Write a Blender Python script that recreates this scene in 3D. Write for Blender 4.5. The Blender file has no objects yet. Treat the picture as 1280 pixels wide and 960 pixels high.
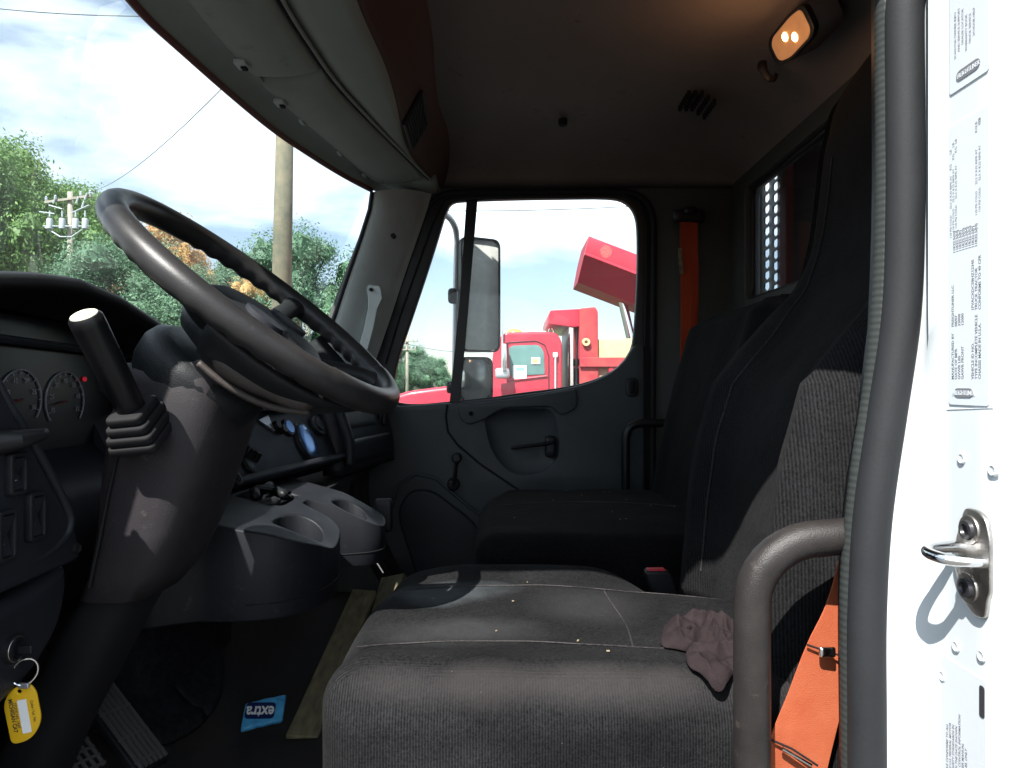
import bpy, bmesh, math, random
from mathutils import Vector, Matrix, noise
SC = bpy.context.scene
COL = SC.collection
F = 853.3          # focal length in photo pixels (24 mm on 36 mm at 1280)
EYE = 2.05         # camera height over the ground; everything is laid out with the eye at the origin, then lifted
pi = math.pi
R = math.radians
def px(u, v, y):   # point seen at photo pixel (u,v) lying y metres across the cab
    return Vector(((u-640)/F*y, y, (480-v)/F*y))
def pX(u, v, x):   # same, on the plane X = x
    y = x*F/(u-640)
    return Vector((x, y, (480-v)/F*y))
def pZ(u, v, z):
    y = z*F/(480-v)
    return Vector(((u-640)/F*y, y, z))
def lerp(a, b, t): return a+(b-a)*t
def sm(t):
    t = max(0., min(1., t)); return t*t*(3-2*t)
def interp(tab, x):
    if x <= tab[0][0]: return tab[0][1]
    for (a, va), (b, vb) in zip(tab, tab[1:]):
        if x <= b: return va+(vb-va)*(x-a)/(b-a)
    return tab[-1][1]
def cr(pts, n=8, closed=False):
    pts = [Vector(p) for p in pts]; out = []; L = len(pts)
    rng = range(L) if closed else range(L-1)
    for i in rng:
        if closed: p0, p1, p2, p3 = pts[i-1], pts[i], pts[(i+1) % L], pts[(i+2) % L]
        else: p0, p1, p2, p3 = pts[max(i-1, 0)], pts[i], pts[i+1], pts[min(i+2, L-1)]
        for k in range(n):
            t = k/n
            out.append(.5*((2*p1)+(-p0+p2)*t+(2*p0-5*p1+4*p2-p3)*t*t+(-p0+3*p1-3*p2+p3)*t**3))
    if not closed: out.append(pts[-1].copy())
    return out
def rpoly(pts, r=.01, n=4):     # 2D polygon with rounded corners
    out = []; L = len(pts)
    for i in range(L):
        a, b, c = Vector(pts[i-1][:2]), Vector(pts[i][:2]), Vector(pts[(i+1) % L][:2])
        rr = pts[i][2] if len(pts[i]) > 2 else r
        d1, d2 = a-b, c-b
        k = min(rr, d1.length*.48, d2.length*.48)
        if k < 1e-5: out.append(b); continue
        p, q = b+d1.normalized()*k, b+d2.normalized()*k
        for j in range(n+1):
            t = j/n; out.append(p*(1-t)**2+b*2*t*(1-t)+q*t*t)
    return out
def rrect(x0, y0, x1, y1, r=.01, n=4): return rpoly([(x0, y0), (x1, y0), (x1, y1), (x0, y1)], r, n)
def circ(cx, cy, r, n=20, ry=None): return [Vector((cx+r*math.cos(2*pi*i/n), cy+(ry or r)*math.sin(2*pi*i/n))) for i in range(n)]

class MB:
    def __init__(s): s.v = []; s.f = []; s.m = []
    def add(s, vf, mat=0, M=None, warp=None):
        v, f = vf; o = len(s.v)
        v = [Vector(p) for p in v]
        if M is not None: v = [M @ p for p in v]
        if warp: v = [Vector(warp(p)) for p in v]
        s.v += v; s.f += [tuple(i+o for i in q) for q in f]; s.m += [mat]*len(f)
        return s
def mk(name, vf, mats, parent=None, smooth=40, bevel=0, seg=2, sub=0, warp=None, flip=False):
    if not isinstance(vf, MB): vf = MB().add(vf)
    if not isinstance(mats, (list, tuple)): mats = [mats]
    if warp: vf.v = [Vector(warp(p)) for p in vf.v]
    off = Vector((0, 0, 0))
    if parent is not None:
        r = parent
        while r.parent: r = r.parent
        off = Vector(r['_o'])
    else:
        lo = Vector((min(p.x for p in vf.v), min(p.y for p in vf.v), min(p.z for p in vf.v)))
        hi = Vector((max(p.x for p in vf.v), max(p.y for p in vf.v), max(p.z for p in vf.v)))
        off = (lo+hi)/2; off.z = lo.z
    me = bpy.data.meshes.new(name)
    me.from_pydata([p-off for p in vf.v], [], vf.f)
    for m in mats: me.materials.append(m)
    me.polygons.foreach_set('material_index', vf.m)
    bm = bmesh.new(); bm.from_mesh(me)
    bmesh.ops.recalc_face_normals(bm, faces=bm.faces)
    if flip: bmesh.ops.reverse_faces(bm, faces=bm.faces)
    bm.to_mesh(me); bm.free()
    if smooth:
        me.polygons.foreach_set('use_smooth', [True]*len(me.polygons))
        if smooth < 180: me.set_sharp_from_angle(angle=R(smooth))
    me.update()
    o = bpy.data.objects.new(name, me); COL.objects.link(o)
    if parent is not None: o.parent = parent
    else: o.location = off; o['_o'] = tuple(off)
    if bevel:
        b = o.modifiers.new('bevel', 'BEVEL'); b.width = bevel; b.segments = seg; b.limit_method = 'ANGLE'; b.angle_limit = R(35)
    if sub:
        b = o.modifiers.new('sub', 'SUBSURF'); b.levels = sub; b.render_levels = sub
    return o
def thing(name, loc, label, cat, group=None):
    o = bpy.data.objects.new(name, None); COL.objects.link(o)
    o.empty_display_size = .1
    o.location = loc; o['_o'] = tuple(loc); tag(o, label, cat, group); return o
def tag(o, label=None, cat=None, group=None, kind=None):
    if label: o['label'] = label
    if cat: o['category'] = cat
    if group: o['group'] = group
    if kind: o['kind'] = kind
    return o
def copy_tree(o, parent=None):
    c = o.copy(); COL.objects.link(c)
    if parent is not None: c.parent = parent
    for ch in list(o.children): copy_tree(ch, c)
    return c
# ---------- primitive shapes -> (verts, faces)
def box(c, s, M=None):
    c = Vector(c); h = Vector(s)/2
    v = [c+Vector((x*h.x, y*h.y, z*h.z)) for z in (-1, 1) for y in (-1, 1) for x in (-1, 1)]
    if M is not None: v = [c+M @ (p-c) for p in v]
    return v, [(0, 2, 3, 1), (4, 5, 7, 6), (0, 1, 5, 4), (2, 6, 7, 3), (0, 4, 6, 2), (1, 3, 7, 5)]
def frame_of(d):
    d = d.normalized(); a = Vector((0, 0, 1)) if abs(d.z) < .95 else Vector((1, 0, 0))
    x = a.cross(d).normalized(); return x, d.cross(x)
def loft(rings, closed=False, caps=True):
    n = len(rings[0]); v = [p for r in rings for p in r]; f = []
    L = len(rings)
    for i in range(L if closed else L-1):
        a, b = i*n, ((i+1) % L)*n
        for j in range(n): k = (j+1) % n; f.append((a+j, a+k, b+k, b+j))
    if caps and not closed: f.append(tuple(range(n))[::-1]); f.append(tuple((L-1)*n+j for j in range(n)))
    return v, f
def tube(pts, r, n=12, closed=False, flat=1., up=None, caps=True):
    pts = [Vector(p) for p in pts]; L = len(pts); rings = []
    X = None
    for i, p in enumerate(pts):
        if closed: d = pts[(i+1) % L]-pts[i-1]
        else: d = pts[min(i+1, L-1)]-pts[max(i-1, 0)]
        d.normalize()
        if up is not None: X = Vector(up).cross(d).normalized()
        elif X is None: X, _ = frame_of(d)
        else: X = (X-d*X.dot(d)).normalized()
        Y = d.cross(X)
        rr = r(i/(L-1)) if callable(r) else (r[i] if isinstance(r, list) else r)
        rings.append([p+X*rr*math.cos(2*pi*k/n)+Y*rr*flat*math.sin(2*pi*k/n) for k in range(n)])
    return loft(rings, closed, caps)
def cyl(a, b, r, r2=None, n=20): return tube([a, b], [r, r if r2 is None else r2], n)
def lathe(a, d, prof, n=24):   # prof: (distance along d, radius)
    a = Vector(a); d = Vector(d).normalized(); X, Y = frame_of(d)
    return loft([[a+d*t+(X*math.cos(2*pi*k/n)+Y*math.sin(2*pi*k/n))*r for k in range(n)] for t, r in prof])
def surf(fn, nu, nv):
    v = [Vector(fn(i/nu, j/nv)) for i in range(nu+1) for j in range(nv+1)]
    f = [(i*(nv+1)+j, (i+1)*(nv+1)+j, (i+1)*(nv+1)+j+1, i*(nv+1)+j+1) for i in range(nu) for j in range(nv)]
    return v, f
def slab(fn, nu, nv, off):     # surf with thickness off (vector or callable)
    g = off if callable(off) else (lambda a, b: Vector(off))
    v1, f1 = surf(fn, nu, nv); n = len(v1)
    v2 = [p+Vector(g(*( (k//(nv+1))/nu, (k % (nv+1))/nv ))) for k, p in enumerate(v1)]
    f = f1+[tuple(n+i for i in q[::-1]) for q in f1]
    W = nv+1
    edge = [j for j in range(W)]+[i*W+nv for i in range(1, nu+1)]+[nu*W+j for j in range(nv-1, -1, -1)]+[i*W for i in range(nu-1, 0, -1)]
    for k in range(len(edge)):
        a, b = edge[k], edge[(k+1) % len(edge)]; f.append((b, a, n+a, n+b))
    return v1+v2, f
def cutgrid(vf, cuts):      # slice big faces along planes so that a warp can bend them
    bm = bmesh.new(); vs_ = [bm.verts.new(p) for p in vf[0]]
    for q in vf[1]:
        try: bm.faces.new([vs_[i] for i in q])
        except ValueError: pass
    for ax, vals in cuts:
        n = Vector((0, 0, 0)); n[ax] = 1
        for c in vals:
            co = Vector((0, 0, 0)); co[ax] = c
            bmesh.ops.bisect_plane(bm, geom=bm.verts[:]+bm.edges[:]+bm.faces[:], plane_co=co, plane_no=n, dist=1e-6)
    bm.verts.index_update(); r = ([v.co.copy() for v in bm.verts], [tuple(v.index for v in f.verts) for f in bm.faces]); bm.free(); return r
def ribbon(pts, width, thick=.0012):    # strap: pts (center), width vector(s)
    L = len(pts); rings = []
    for i, p in enumerate(pts):
        w = width[i] if isinstance(width, list) else width
        p, w = Vector(p), Vector(w); d = Vector(pts[min(i+1, L-1)])-Vector(pts[max(i-1, 0)])
        nn = d.cross(w).normalized()*thick
        rings.append([p-w/2-nn, p+w/2-nn, p+w/2+nn, p-w/2+nn])
    return loft(rings)
def plate(outline, holes=(), thick=.01, bevel=.0, res=1, M=None):
    """2D outline (with holes) -> solid between z=-thick/2..thick/2, rounded edges."""
    cu = bpy.data.curves.new('tmp', 'CURVE'); cu.dimensions = '2D'; cu.fill_mode = 'BOTH'
    for ring in [outline]+list(holes):
        sp = cu.splines.new('POLY'); sp.points.add(len(ring)-1); sp.use_cyclic_u = True
        for p, q in zip(sp.points, ring): p.co = (q[0], q[1], 0, 1)
    cu.extrude = max(thick/2-bevel, 1e-5); cu.bevel_depth = bevel; cu.bevel_resolution = res; cu.offset = -bevel
    ob = bpy.data.objects.new('tmp', cu); me = bpy.data.meshes.new_from_object(ob)
    bm = bmesh.new(); bm.from_mesh(me); bmesh.ops.remove_doubles(bm, verts=bm.verts, dist=1e-5)
    v = [x.co.copy() for x in bm.verts]; bm.verts.index_update(); f = [tuple(a.index for a in q.verts) for q in bm.faces]
    bm.free(); bpy.data.objects.remove(ob); bpy.data.curves.remove(cu); bpy.data.meshes.remove(me)
    if M is not None: v = [M @ p for p in v]
    return v, f
def fr(o, ux, uy):       # matrix mapping local xy to axes ux, uy at origin o
    ux, uy = Vector(ux).normalized(), Vector(uy).normalized(); uz = ux.cross(uy).normalized()
    m = Matrix((ux, uy, uz)).transposed().to_4x4(); m.translation = Vector(o); return m
def FY(y=0.): return fr((0, y, 0), (1, 0, 0), (0, 0, 1))      # local (x,y)->(X,Z), plane faces the driver
def FX(x=0.): return fr((x, 0, 0), (0, 1, 0), (0, 0, 1))      # local (x,y)->(Y,Z), faces +X
def FZ(z=0.): return fr((0, 0, z), (1, 0, 0), (0, 1, 0))
def text(s, size, M, thick=.0003, align='LEFT', sx=1., valign='BOTTOM_BASELINE', bold=0):
    cu = bpy.data.curves.new('tmp', 'FONT'); cu.body = s; cu.size = size; cu.extrude = thick; cu.align_x = align; cu.resolution_u = 2
    cu.offset = bold; cu.align_y = valign if valign != 'BOTTOM_BASELINE' else 'TOP_BASELINE'
    ob = bpy.data.objects.new('tmp', cu); me = bpy.data.meshes.new_from_object(ob)
    v = [M @ Vector((x.co.x*sx, x.co.y, x.co.z)) for x in me.vertices]; f = [tuple(q.vertices) for q in me.polygons]
    bpy.data.objects.remove(ob); bpy.data.curves.remove(cu); bpy.data.meshes.remove(me)
    return v, f
def softbox(c, h, r, n=14, warp=None):   # rounded box; h = half size
    v, f = [], []; idx = {}
    h = Vector(h); c = Vector(c)
    def vid(p):
        k = (round(p[0], 5), round(p[1], 5), round(p[2], 5))
        if k not in idx: idx[k] = len(v); v.append(Vector(k))
        return idx[k]
    for ax in range(3):
        for s in (-1, 1):
            a, b = [i for i in range(3) if i != ax]
            for i in range(n):
                for j in range(n):
                    q = []
                    for (di, dj) in ((0, 0), (1, 0), (1, 1), (0, 1)):
                        p = [0, 0, 0]; p[ax] = s
                        p[a] = math.sin((-1+2*(i+di)/n)*pi/2)*.35+(-1+2*(i+di)/n)*.65; p[b] = math.sin((-1+2*(j+dj)/n)*pi/2)*.35+(-1+2*(j+dj)/n)*.65
                        q.append(vid(p))
                    f.append(tuple(q))
    out = []
    for p in v:
        p = Vector((p.x*h.x, p.y*h.y, p.z*h.z))
        rr = min(r, h.x, h.y, h.z)
        q = Vector([max(-(h[i]-rr), min(h[i]-rr, p[i])) for i in range(3)])
        d = p-q
        if d.length > 1e-7: p = q+d.normalized()*rr
        w = Vector((p.x/h.x, p.y/h.y, p.z/h.z))
        p = p+c
        if warp: p = Vector(warp(p, w))
        out.append(p)
    return out, f
# ---------- materials
def nodes(m): return m.node_tree.nodes, m.node_tree.links
MATS = {}
def mat(name, col, rough=.6, metal=0., spec=.28, nscale=0, namt=.0, bump=0., bscale=200., coat=0., sheen=0., trans=0., emit=None, estr=0., alpha=1., col2=None, ior=1.5, det=8.):
    m = bpy.data.materials.new(name); m.use_nodes = True; N, L = nodes(m)
    b = N['Principled BSDF']
    b.inputs['Base Color'].default_value = (*col, 1); b.inputs['Roughness'].default_value = rough
    b.inputs['Metallic'].default_value = metal; b.inputs['Specular IOR Level'].default_value = spec
    b.inputs['Coat Weight'].default_value = coat; b.inputs['Sheen Weight'].default_value = sheen; b.inputs['IOR'].default_value = ior
    b.inputs['Coat Roughness'].default_value = .08
    b.inputs['Transmission Weight'].default_value = trans
    if emit: b.inputs['Emission Color'].default_value = (*emit, 1); b.inputs['Emission Strength'].default_value = estr
    tc = N.new('ShaderNodeTexCoord')
    if nscale:
        n = N.new('ShaderNodeTexNoise'); n.inputs['Scale'].default_value = nscale; n.inputs['Detail'].default_value = det; n.inputs['Roughness'].default_value = .65
        L.new(tc.outputs['Object'], n.inputs['Vector'])
        r = N.new('ShaderNodeValToRGB'); r.color_ramp.elements[0].position = .3; r.color_ramp.elements[1].position = .7
        c2 = col2 or tuple(c*(1+namt) for c in col)
        c1 = col if col2 else tuple(c*(1-namt) for c in col)
        r.color_ramp.elements[0].color = (*c1, 1); r.color_ramp.elements[1].color = (*c2, 1)
        L.new(n.outputs['Fac'], r.inputs['Fac']); L.new(r.outputs['Color'], b.inputs['Base Color'])
        mr = N.new('ShaderNodeMapRange'); mr.inputs['To Min'].default_value = max(.03, rough-.12); mr.inputs['To Max'].default_value = min(1, rough+.12)
        L.new(n.outputs['Fac'], mr.inputs['Value']); L.new(mr.outputs['Result'], b.inputs['Roughness'])
    if bump:
        n2 = N.new('ShaderNodeTexNoise'); n2.inputs['Scale'].default_value = bscale; n2.inputs['Detail'].default_value = 3
        L.new(tc.outputs['Object'], n2.inputs['Vector'])
        bp = N.new('ShaderNodeBump'); bp.inputs['Strength'].default_value = bump; bp.inputs['Distance'].default_value = .001
        L.new(n2.outputs['Fac'], bp.inputs['Height']); L.new(bp.outputs['Normal'], b.inputs['Normal'])
    MATS[name] = m; return m
g = {}
g['trim'] = mat('grey trim plastic', (.50, .54, .54), .55, nscale=5, namt=.12, bump=.35, bscale=900)
g['trimdark'] = mat('dark wall trim plastic', (.055, .058, .055), .6, nscale=5, namt=.12, bump=.35, bscale=900)
g['lid'] = mat('grey overhead plastic', (.27, .30, .275), .6, nscale=4, namt=.1, bump=.3, bscale=900)
g['liner'] = mat('headliner vinyl', (.17, .145, .135), .8, nscale=3, namt=.12, bump=.4, bscale=500)
g['doorp'] = mat('door panel plastic', (.036, .041, .044), .5, nscale=6, namt=.15, bump=.4, bscale=700)
g['dark'] = mat('black plastic', (.012, .012, .014), .45, nscale=8, namt=.3, bump=.2, bscale=800)
g['blackhole'] = mat('dark recess plastic', (.006, .006, .007), .8)
g['dash'] = mat('dash plastic', (.015, .0165, .021), .5, nscale=6, namt=.2, bump=.4, bscale=700)
g['dashtop'] = mat('dash top vinyl', (.012, .0125, .014), .6, nscale=6, namt=.25, bump=.4, bscale=500)
g['console'] = mat('console plastic', (.011, .0115, .015), .5, nscale=7, namt=.15, bump=.4, bscale=700)
g['column'] = mat('column plastic', (.021, .0185, .021), .55, nscale=14, namt=.18, bump=.4, bscale=600)
g['rim'] = mat('worn wheel urethane', (.014, .0135, .014), .38, nscale=14, col2=(.026, .025, .025), bump=.2, bscale=700)
g['pad'] = mat('wheel pad vinyl', (.011, .0125, .014), .5, nscale=9, namt=.25, bump=.5, bscale=500)
g['worn'] = mat('worn grip vinyl', (.036, .030, .027), .5, nscale=20, namt=.3, bump=.5, bscale=400)
g['rubber'] = mat('seal rubber', (.012, .013, .015), .7, nscale=10, namt=.2, bump=.2, bscale=300)
g['bar'] = mat('grab bar coating', (.017, .0148, .0142), .42, nscale=22, namt=.28, bump=.5, bscale=900)
g['blackbar'] = mat('black tube coating', (.007, .007, .008), .38, nscale=20, namt=.3)
g['white'] = mat('white body paint', (.56, .60, .62), .32, nscale=5, namt=.03, coat=.3)
def add_grime(m, sc, thr, col, amt):
    N, L = nodes(m); b = N['Principled BSDF']; src = b.inputs['Base Color'].links[0].from_socket
    tc = N.new('ShaderNodeTexCoord'); n = N.new('ShaderNodeTexNoise'); n.inputs['Scale'].default_value = sc; n.inputs['Detail'].default_value = 10; n.inputs['Roughness'].default_value = .75; L.new(tc.outputs['Object'], n.inputs['Vector'])
    mr = N.new('ShaderNodeMapRange'); mr.inputs['From Min'].default_value = thr; mr.inputs['From Max'].default_value = thr+.06; mr.inputs['To Max'].default_value = amt; L.new(n.outputs['Fac'], mr.inputs['Value'])
    mx = N.new('ShaderNodeMix'); mx.data_type = 'RGBA'; mx.inputs['B'].default_value = (*col, 1); L.new(mr.outputs['Result'], mx.inputs['Factor']); L.new(src, mx.inputs['A']); L.new(mx.outputs['Result'], b.inputs['Base Color'])
add_grime(g['white'], 26, .665, (.28, .22, .16), .75)
for k_, c_ in (('rim', (.05, .046, .044)), ('column', (.06, .055, .052)), ('console', (.05, .048, .05)), ('dash', (.04, .04, .042)), ('doorp', (.06, .06, .058)), ('pad', (.035, .034, .034)), ('bar', (.07, .06, .055)), ('dashtop', (.035, .034, .033)), ('lid', (.2, .2, .17)), ('trim', (.24, .25, .23)), ('liner', (.06, .05, .045))):
    add_grime(g[k_], 38 if k_ not in ('liner', 'lid') else 12, .60, c_, .45)
g['sticker'] = mat('white sticker', (.54, .58, .62), .4, nscale=30, namt=.02)
g['ink'] = mat('sticker ink', (.15, .155, .17), .6)
g['inkd'] = mat('black sticker ink', (.03, .03, .035), .5)
g['steel'] = mat('striker steel', (.5, .47, .44), .32, metal=1., nscale=40, namt=.25, bump=.3, bscale=300)
g['chrome'] = mat('chrome', (.8, .8, .8), .12, metal=1.)
g['floor'] = mat('floor rubber', (.016, .015, .014), .85, nscale=7, col2=(.03, .026, .022), bump=.6, bscale=250)
g['carpet'] = mat('mat carpet', (.02, .021, .024), 1., spec=.1, nscale=60, namt=.5, bump=1., bscale=600)
g['wood'] = None
g['orange'] = None
g['yellow'] = mat('yellow tag plastic', (.72, .42, .015), .35, nscale=20, namt=.06)
g['blue'] = mat('blue wrapper foil', (.05, .3, .62), .3, nscale=60, col2=(.12, .5, .8))
g['navy'] = mat('navy wrapper print', (.01, .02, .1), .4)
g['paper'] = mat('white paper', (.8, .8, .8), .6)
g['redbtn'] = mat('red release button', (.45, .03, .04), .4)
g['redlamp'] = mat('red warning lamp', (.5, .02, .03), .4, emit=(1, .05, .08), estr=.08)
g['dial'] = mat('gauge face', (.008, .008, .01), .35)
g['dialink'] = mat('gauge print', (.3, .3, .34), .6)
g['red'] = mat('sun faded red truck paint', (.34, .012, .03), .42, nscale=1.6, col2=(.46, .03, .055), coat=.3)
g['redrust'] = mat('scraped red dump body', (.34, .02, .04), .6, nscale=3.5, col2=(.36, .07, .06), bump=.3, bscale=30)
g['tarp'] = mat('pale stained side board', (.55, .47, .27), .8, nscale=3, col2=(.40, .33, .18), bump=.3, bscale=40)
g['alum'] = mat('aluminium grey', (.5, .5, .52), .4, metal=.7, nscale=6, namt=.15)
g['truckdark'] = mat('truck underside', (.03, .028, .027), .7)
g['tyre'] = mat('tyre rubber', (.025, .025, .026), .8)
g['amber'] = mat('amber beacon lens', (.8, .3, .08), .25)
g['mgreen'] = mat('green tinted cab glass', (.10, .19, .18), .12, nscale=3, namt=.2)
g['bulb'] = mat('warm bulb', (1, .8, .4), .5, emit=(1., .62, .25), estr=5.)
g['pole'] = mat('weathered pole wood', (.20, .165, .11), .85, nscale=3.5, col2=(.085, .095, .07), bump=.6, bscale=12)
g['pole2'] = mat('grey pole wood', (.28, .26, .22), .85, nscale=3, namt=.2)
g['insul'] = mat('galvanised transformer', (.36, .40, .44), .45)
g['wire'] = mat('power wire', (.10, .11, .12), .6)
g['bark'] = mat('bark', (.12, .09, .065), .9, nscale=6, namt=.4)
def leafmat(name, c1, c2, c3):
    m = bpy.data.materials.new(name); m.use_nodes = True; N, L = nodes(m); b = N['Principled BSDF']
    geo = N.new('ShaderNodeNewGeometry'); tc = N.new('ShaderNodeTexCoord'); n = N.new('ShaderNodeTexNoise'); n.inputs['Scale'].default_value = .35; n.inputs['Detail'].default_value = 3
    L.new(tc.outputs['Object'], n.inputs['Vector'])
    ad = N.new('ShaderNodeMath'); ad.operation = 'MULTIPLY_ADD'; ad.inputs[1].default_value = .5
    L.new(geo.outputs['Random Per Island'], ad.inputs[0]); L.new(n.outputs['Fac'], ad.inputs[2])
    r = N.new('ShaderNodeValToRGB'); e = r.color_ramp.elements; e[0].position = .3; e[0].color = (*c1, 1); e[1].position = 1.; e[1].color = (*c3, 1)
    k = e.new(.65); k.color = (*c2, 1)
    L.new(ad.outputs[0], r.inputs['Fac']); L.new(r.outputs['Color'], b.inputs['Base Color'])
    b.inputs['Roughness'].default_value = .6
    tr = N.new('ShaderNodeBsdfTranslucent'); L.new(r.outputs['Color'], tr.inputs['Color'])
    mx = N.new('ShaderNodeMixShader'); mx.inputs[0].default_value = .35; out = N['Material Output']
    L.new(b.outputs[0], mx.inputs[1]); L.new(tr.outputs[0], mx.inputs[2]); L.new(mx.outputs[0], out.inputs[0]); return m
g['leafg'] = leafmat('bright green leaves', (.05, .12, .03), (.11, .22, .055), (.18, .31, .10))
g['leafd'] = leafmat('blue green leaves', (.04, .10, .06), (.08, .18, .10), (.15, .27, .16))
g['leafo'] = leafmat('autumn leaves', (.28, .12, .04), (.44, .23, .08), (.55, .38, .15))
def fabric(name, base, worn, axis=0, freq=600., rib=1., patch=False):
    """knitted rib seat cloth: fine ribs, pale abrasion, lint"""
    m = bpy.data.materials.new(name); m.use_nodes = True; N, L = nodes(m); b = N['Principled BSDF']
    tc = N.new('ShaderNodeTexCoord'); mp = N.new('ShaderNodeMapping'); L.new(tc.outputs['Object'], mp.inputs['Vector'])
    w = N.new('ShaderNodeTexWave'); w.wave_type = 'BANDS'; w.bands_direction = 'XYZ'[axis]; w.inputs['Scale'].default_value = freq/6.28*1.; w.inputs['Distortion'].default_value = 1.2; w.inputs['Detail'].default_value = 1; w.inputs['Detail Scale'].default_value = 2
    g0 = N.new('ShaderNodeNewGeometry'); s0 = N.new('ShaderNodeSeparateXYZ'); L.new(g0.outputs['True Normal'], s0.inputs[0]); so_ = N.new('ShaderNodeSeparateXYZ'); L.new(mp.outputs[0], so_.inputs[0])
    ab = N.new('ShaderNodeMath'); ab.operation = 'ABSOLUTE'; L.new(s0.outputs['Y'], ab.inputs[0]); ls = N.new('ShaderNodeMath'); ls.operation = 'LESS_THAN'; ls.inputs[1].default_value = .62; L.new(ab.outputs[0], ls.inputs[0])
    mc = N.new('ShaderNodeMix'); mc.data_type = 'FLOAT'; L.new(ls.outputs[0], mc.inputs['Factor']); L.new(so_.outputs['X'], mc.inputs['A']); L.new(so_.outputs['Y'], mc.inputs['B'])
    cb_ = N.new('ShaderNodeCombineXYZ'); L.new(mc.outputs['Result'], cb_.inputs['X']); L.new(so_.outputs['Z'], cb_.inputs['Z'])
    if axis: L.new(mp.outputs[0], w.inputs['Vector'])
    else: L.new(cb_.outputs[0], w.inputs['Vector'])
    n = N.new('ShaderNodeTexNoise'); n.inputs['Scale'].default_value = 260; n.inputs['Detail'].default_value = 5; n.inputs['Roughness'].default_value = .8; L.new(tc.outputs['Object'], n.inputs['Vector'])
    n2 = N.new('ShaderNodeTexNoise'); n2.inputs['Scale'].default_value = 7; n2.inputs['Detail'].default_value = 6; n2.inputs['Roughness'].default_value = .6; L.new(tc.outputs['Object'], n2.inputs['Vector'])
    r = N.new('ShaderNodeValToRGB'); r.color_ramp.elements[0].position = .35; r.color_ramp.elements[1].position = .72
    r.color_ramp.elements[0].color = (*base, 1); r.color_ramp.elements[1].color = (*worn, 1); L.new(n2.outputs['Fac'], r.inputs['Fac'])
    # lint specks
    n3 = N.new('ShaderNodeTexVoronoi'); n3.inputs['Scale'].default_value = 120; L.new(tc.outputs['Object'], n3.inputs['Vector'])
    lt = N.new('ShaderNodeMath'); lt.operation = 'LESS_THAN'; lt.inputs[1].default_value = .06; L.new(n3.outputs['Distance'], lt.inputs[0]); gt_ = N.new('ShaderNodeMath'); gt_.operation = 'GREATER_THAN'; gt_.inputs[1].default_value = .86; L.new(n3.outputs['Color'], gt_.inputs[0]); lm_ = N.new('ShaderNodeMath'); lm_.operation = 'MULTIPLY'; L.new(lt.outputs[0], lm_.inputs[0]); L.new(gt_.outputs[0], lm_.inputs[1]); lt = lm_
    mx = N.new('ShaderNodeMix'); mx.data_type = 'RGBA'; mx.inputs['B'].default_value = (.16, .15, .14, 1)
    ml = N.new('ShaderNodeMath'); ml.operation = 'MULTIPLY'; ml.inputs[1].default_value = .55; L.new(lt.outputs[0], ml.inputs[0]); L.new(ml.outputs[0], mx.inputs['Factor']); L.new(r.outputs['Color'], mx.inputs['A'])
    mm = N.new('ShaderNodeMix'); mm.data_type = 'RGBA'; mm.blend_type = 'MULTIPLY'; mm.inputs['Factor'].default_value = .8
    rr = N.new('ShaderNodeMapRange'); rr.inputs['From Min'].default_value = .42; rr.inputs['From Max'].default_value = .86; rr.clamp = False; rr.inputs['To Min'].default_value = .15; rr.inputs['To Max'].default_value = 2.0
    geo_ = N.new('ShaderNodeNewGeometry'); sx_ = N.new('ShaderNodeSeparateXYZ'); L.new(geo_.outputs['True Normal'], sx_.inputs[0])
    rm_ = N.new('ShaderNodeMapRange'); rm_.inputs['From Min'].default_value = .62; rm_.inputs['From Max'].default_value = .93; rm_.inputs['To Min'].default_value = .34*rib; rm_.inputs['To Max'].default_value = .06; L.new(sx_.outputs['Z'], rm_.inputs['Value'])
    hs = N.new('ShaderNodeMath'); hs.operation = 'MULTIPLY_ADD'; L.new(rm_.outputs['Result'], hs.inputs[1]); L.new(w.outputs['Fac'], hs.inputs[0])
    h2 = N.new('ShaderNodeMath'); h2.operation = 'MULTIPLY'; h2.inputs[1].default_value = 1.1; L.new(n.outputs['Fac'], h2.inputs[0]); L.new(h2.outputs[0], hs.inputs[2])
    L.new(hs.outputs[0], rr.inputs['Value']); L.new(mx.outputs['Result'], mm.inputs['A']); L.new(rr.outputs['Result'], mm.inputs['B']); 
    last = mm.outputs['Result']
    if patch:
        for (cx, cy, rx, ry, cc_, fac, *zz_) in ((-.20, .07, .105, .06, (.055, .063, .068), .8), (-.16, -.09, .12, .05, (.040, .041, .042), .45), (.02, .02, .09, .09, (.035, .035, .038), .35), (-.02, -.235, .27, .030, (.040, .036, .036), .5, .462, .028), (.22, -.16, .06, .06, (.03, .028, .028), .4)):
            m2 = N.new('ShaderNodeMapping'); m2.vector_type = 'POINT'; m2.inputs['Location'].default_value = (-cx/rx, -cy/ry, -zz_[0]/zz_[1] if zz_ else 0); m2.inputs['Scale'].default_value = (1/rx, 1/ry, 1/zz_[1] if zz_ else 0)
            nz = N.new('ShaderNodeTexNoise'); nz.inputs['Scale'].default_value = 14; nz.inputs['Detail'].default_value = 5; L.new(tc.outputs['Object'], nz.inputs['Vector'])
            L.new(tc.outputs['Object'], m2.inputs['Vector']); ln = N.new('ShaderNodeVectorMath'); ln.operation = 'LENGTH'; L.new(m2.outputs[0], ln.inputs[0])
            ad = N.new('ShaderNodeMath'); ad.operation = 'MULTIPLY_ADD'; ad.inputs[1].default_value = 1.6; L.new(nz.outputs['Fac'], ad.inputs[0]); L.new(ln.outputs['Value'], ad.inputs[2])
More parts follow.
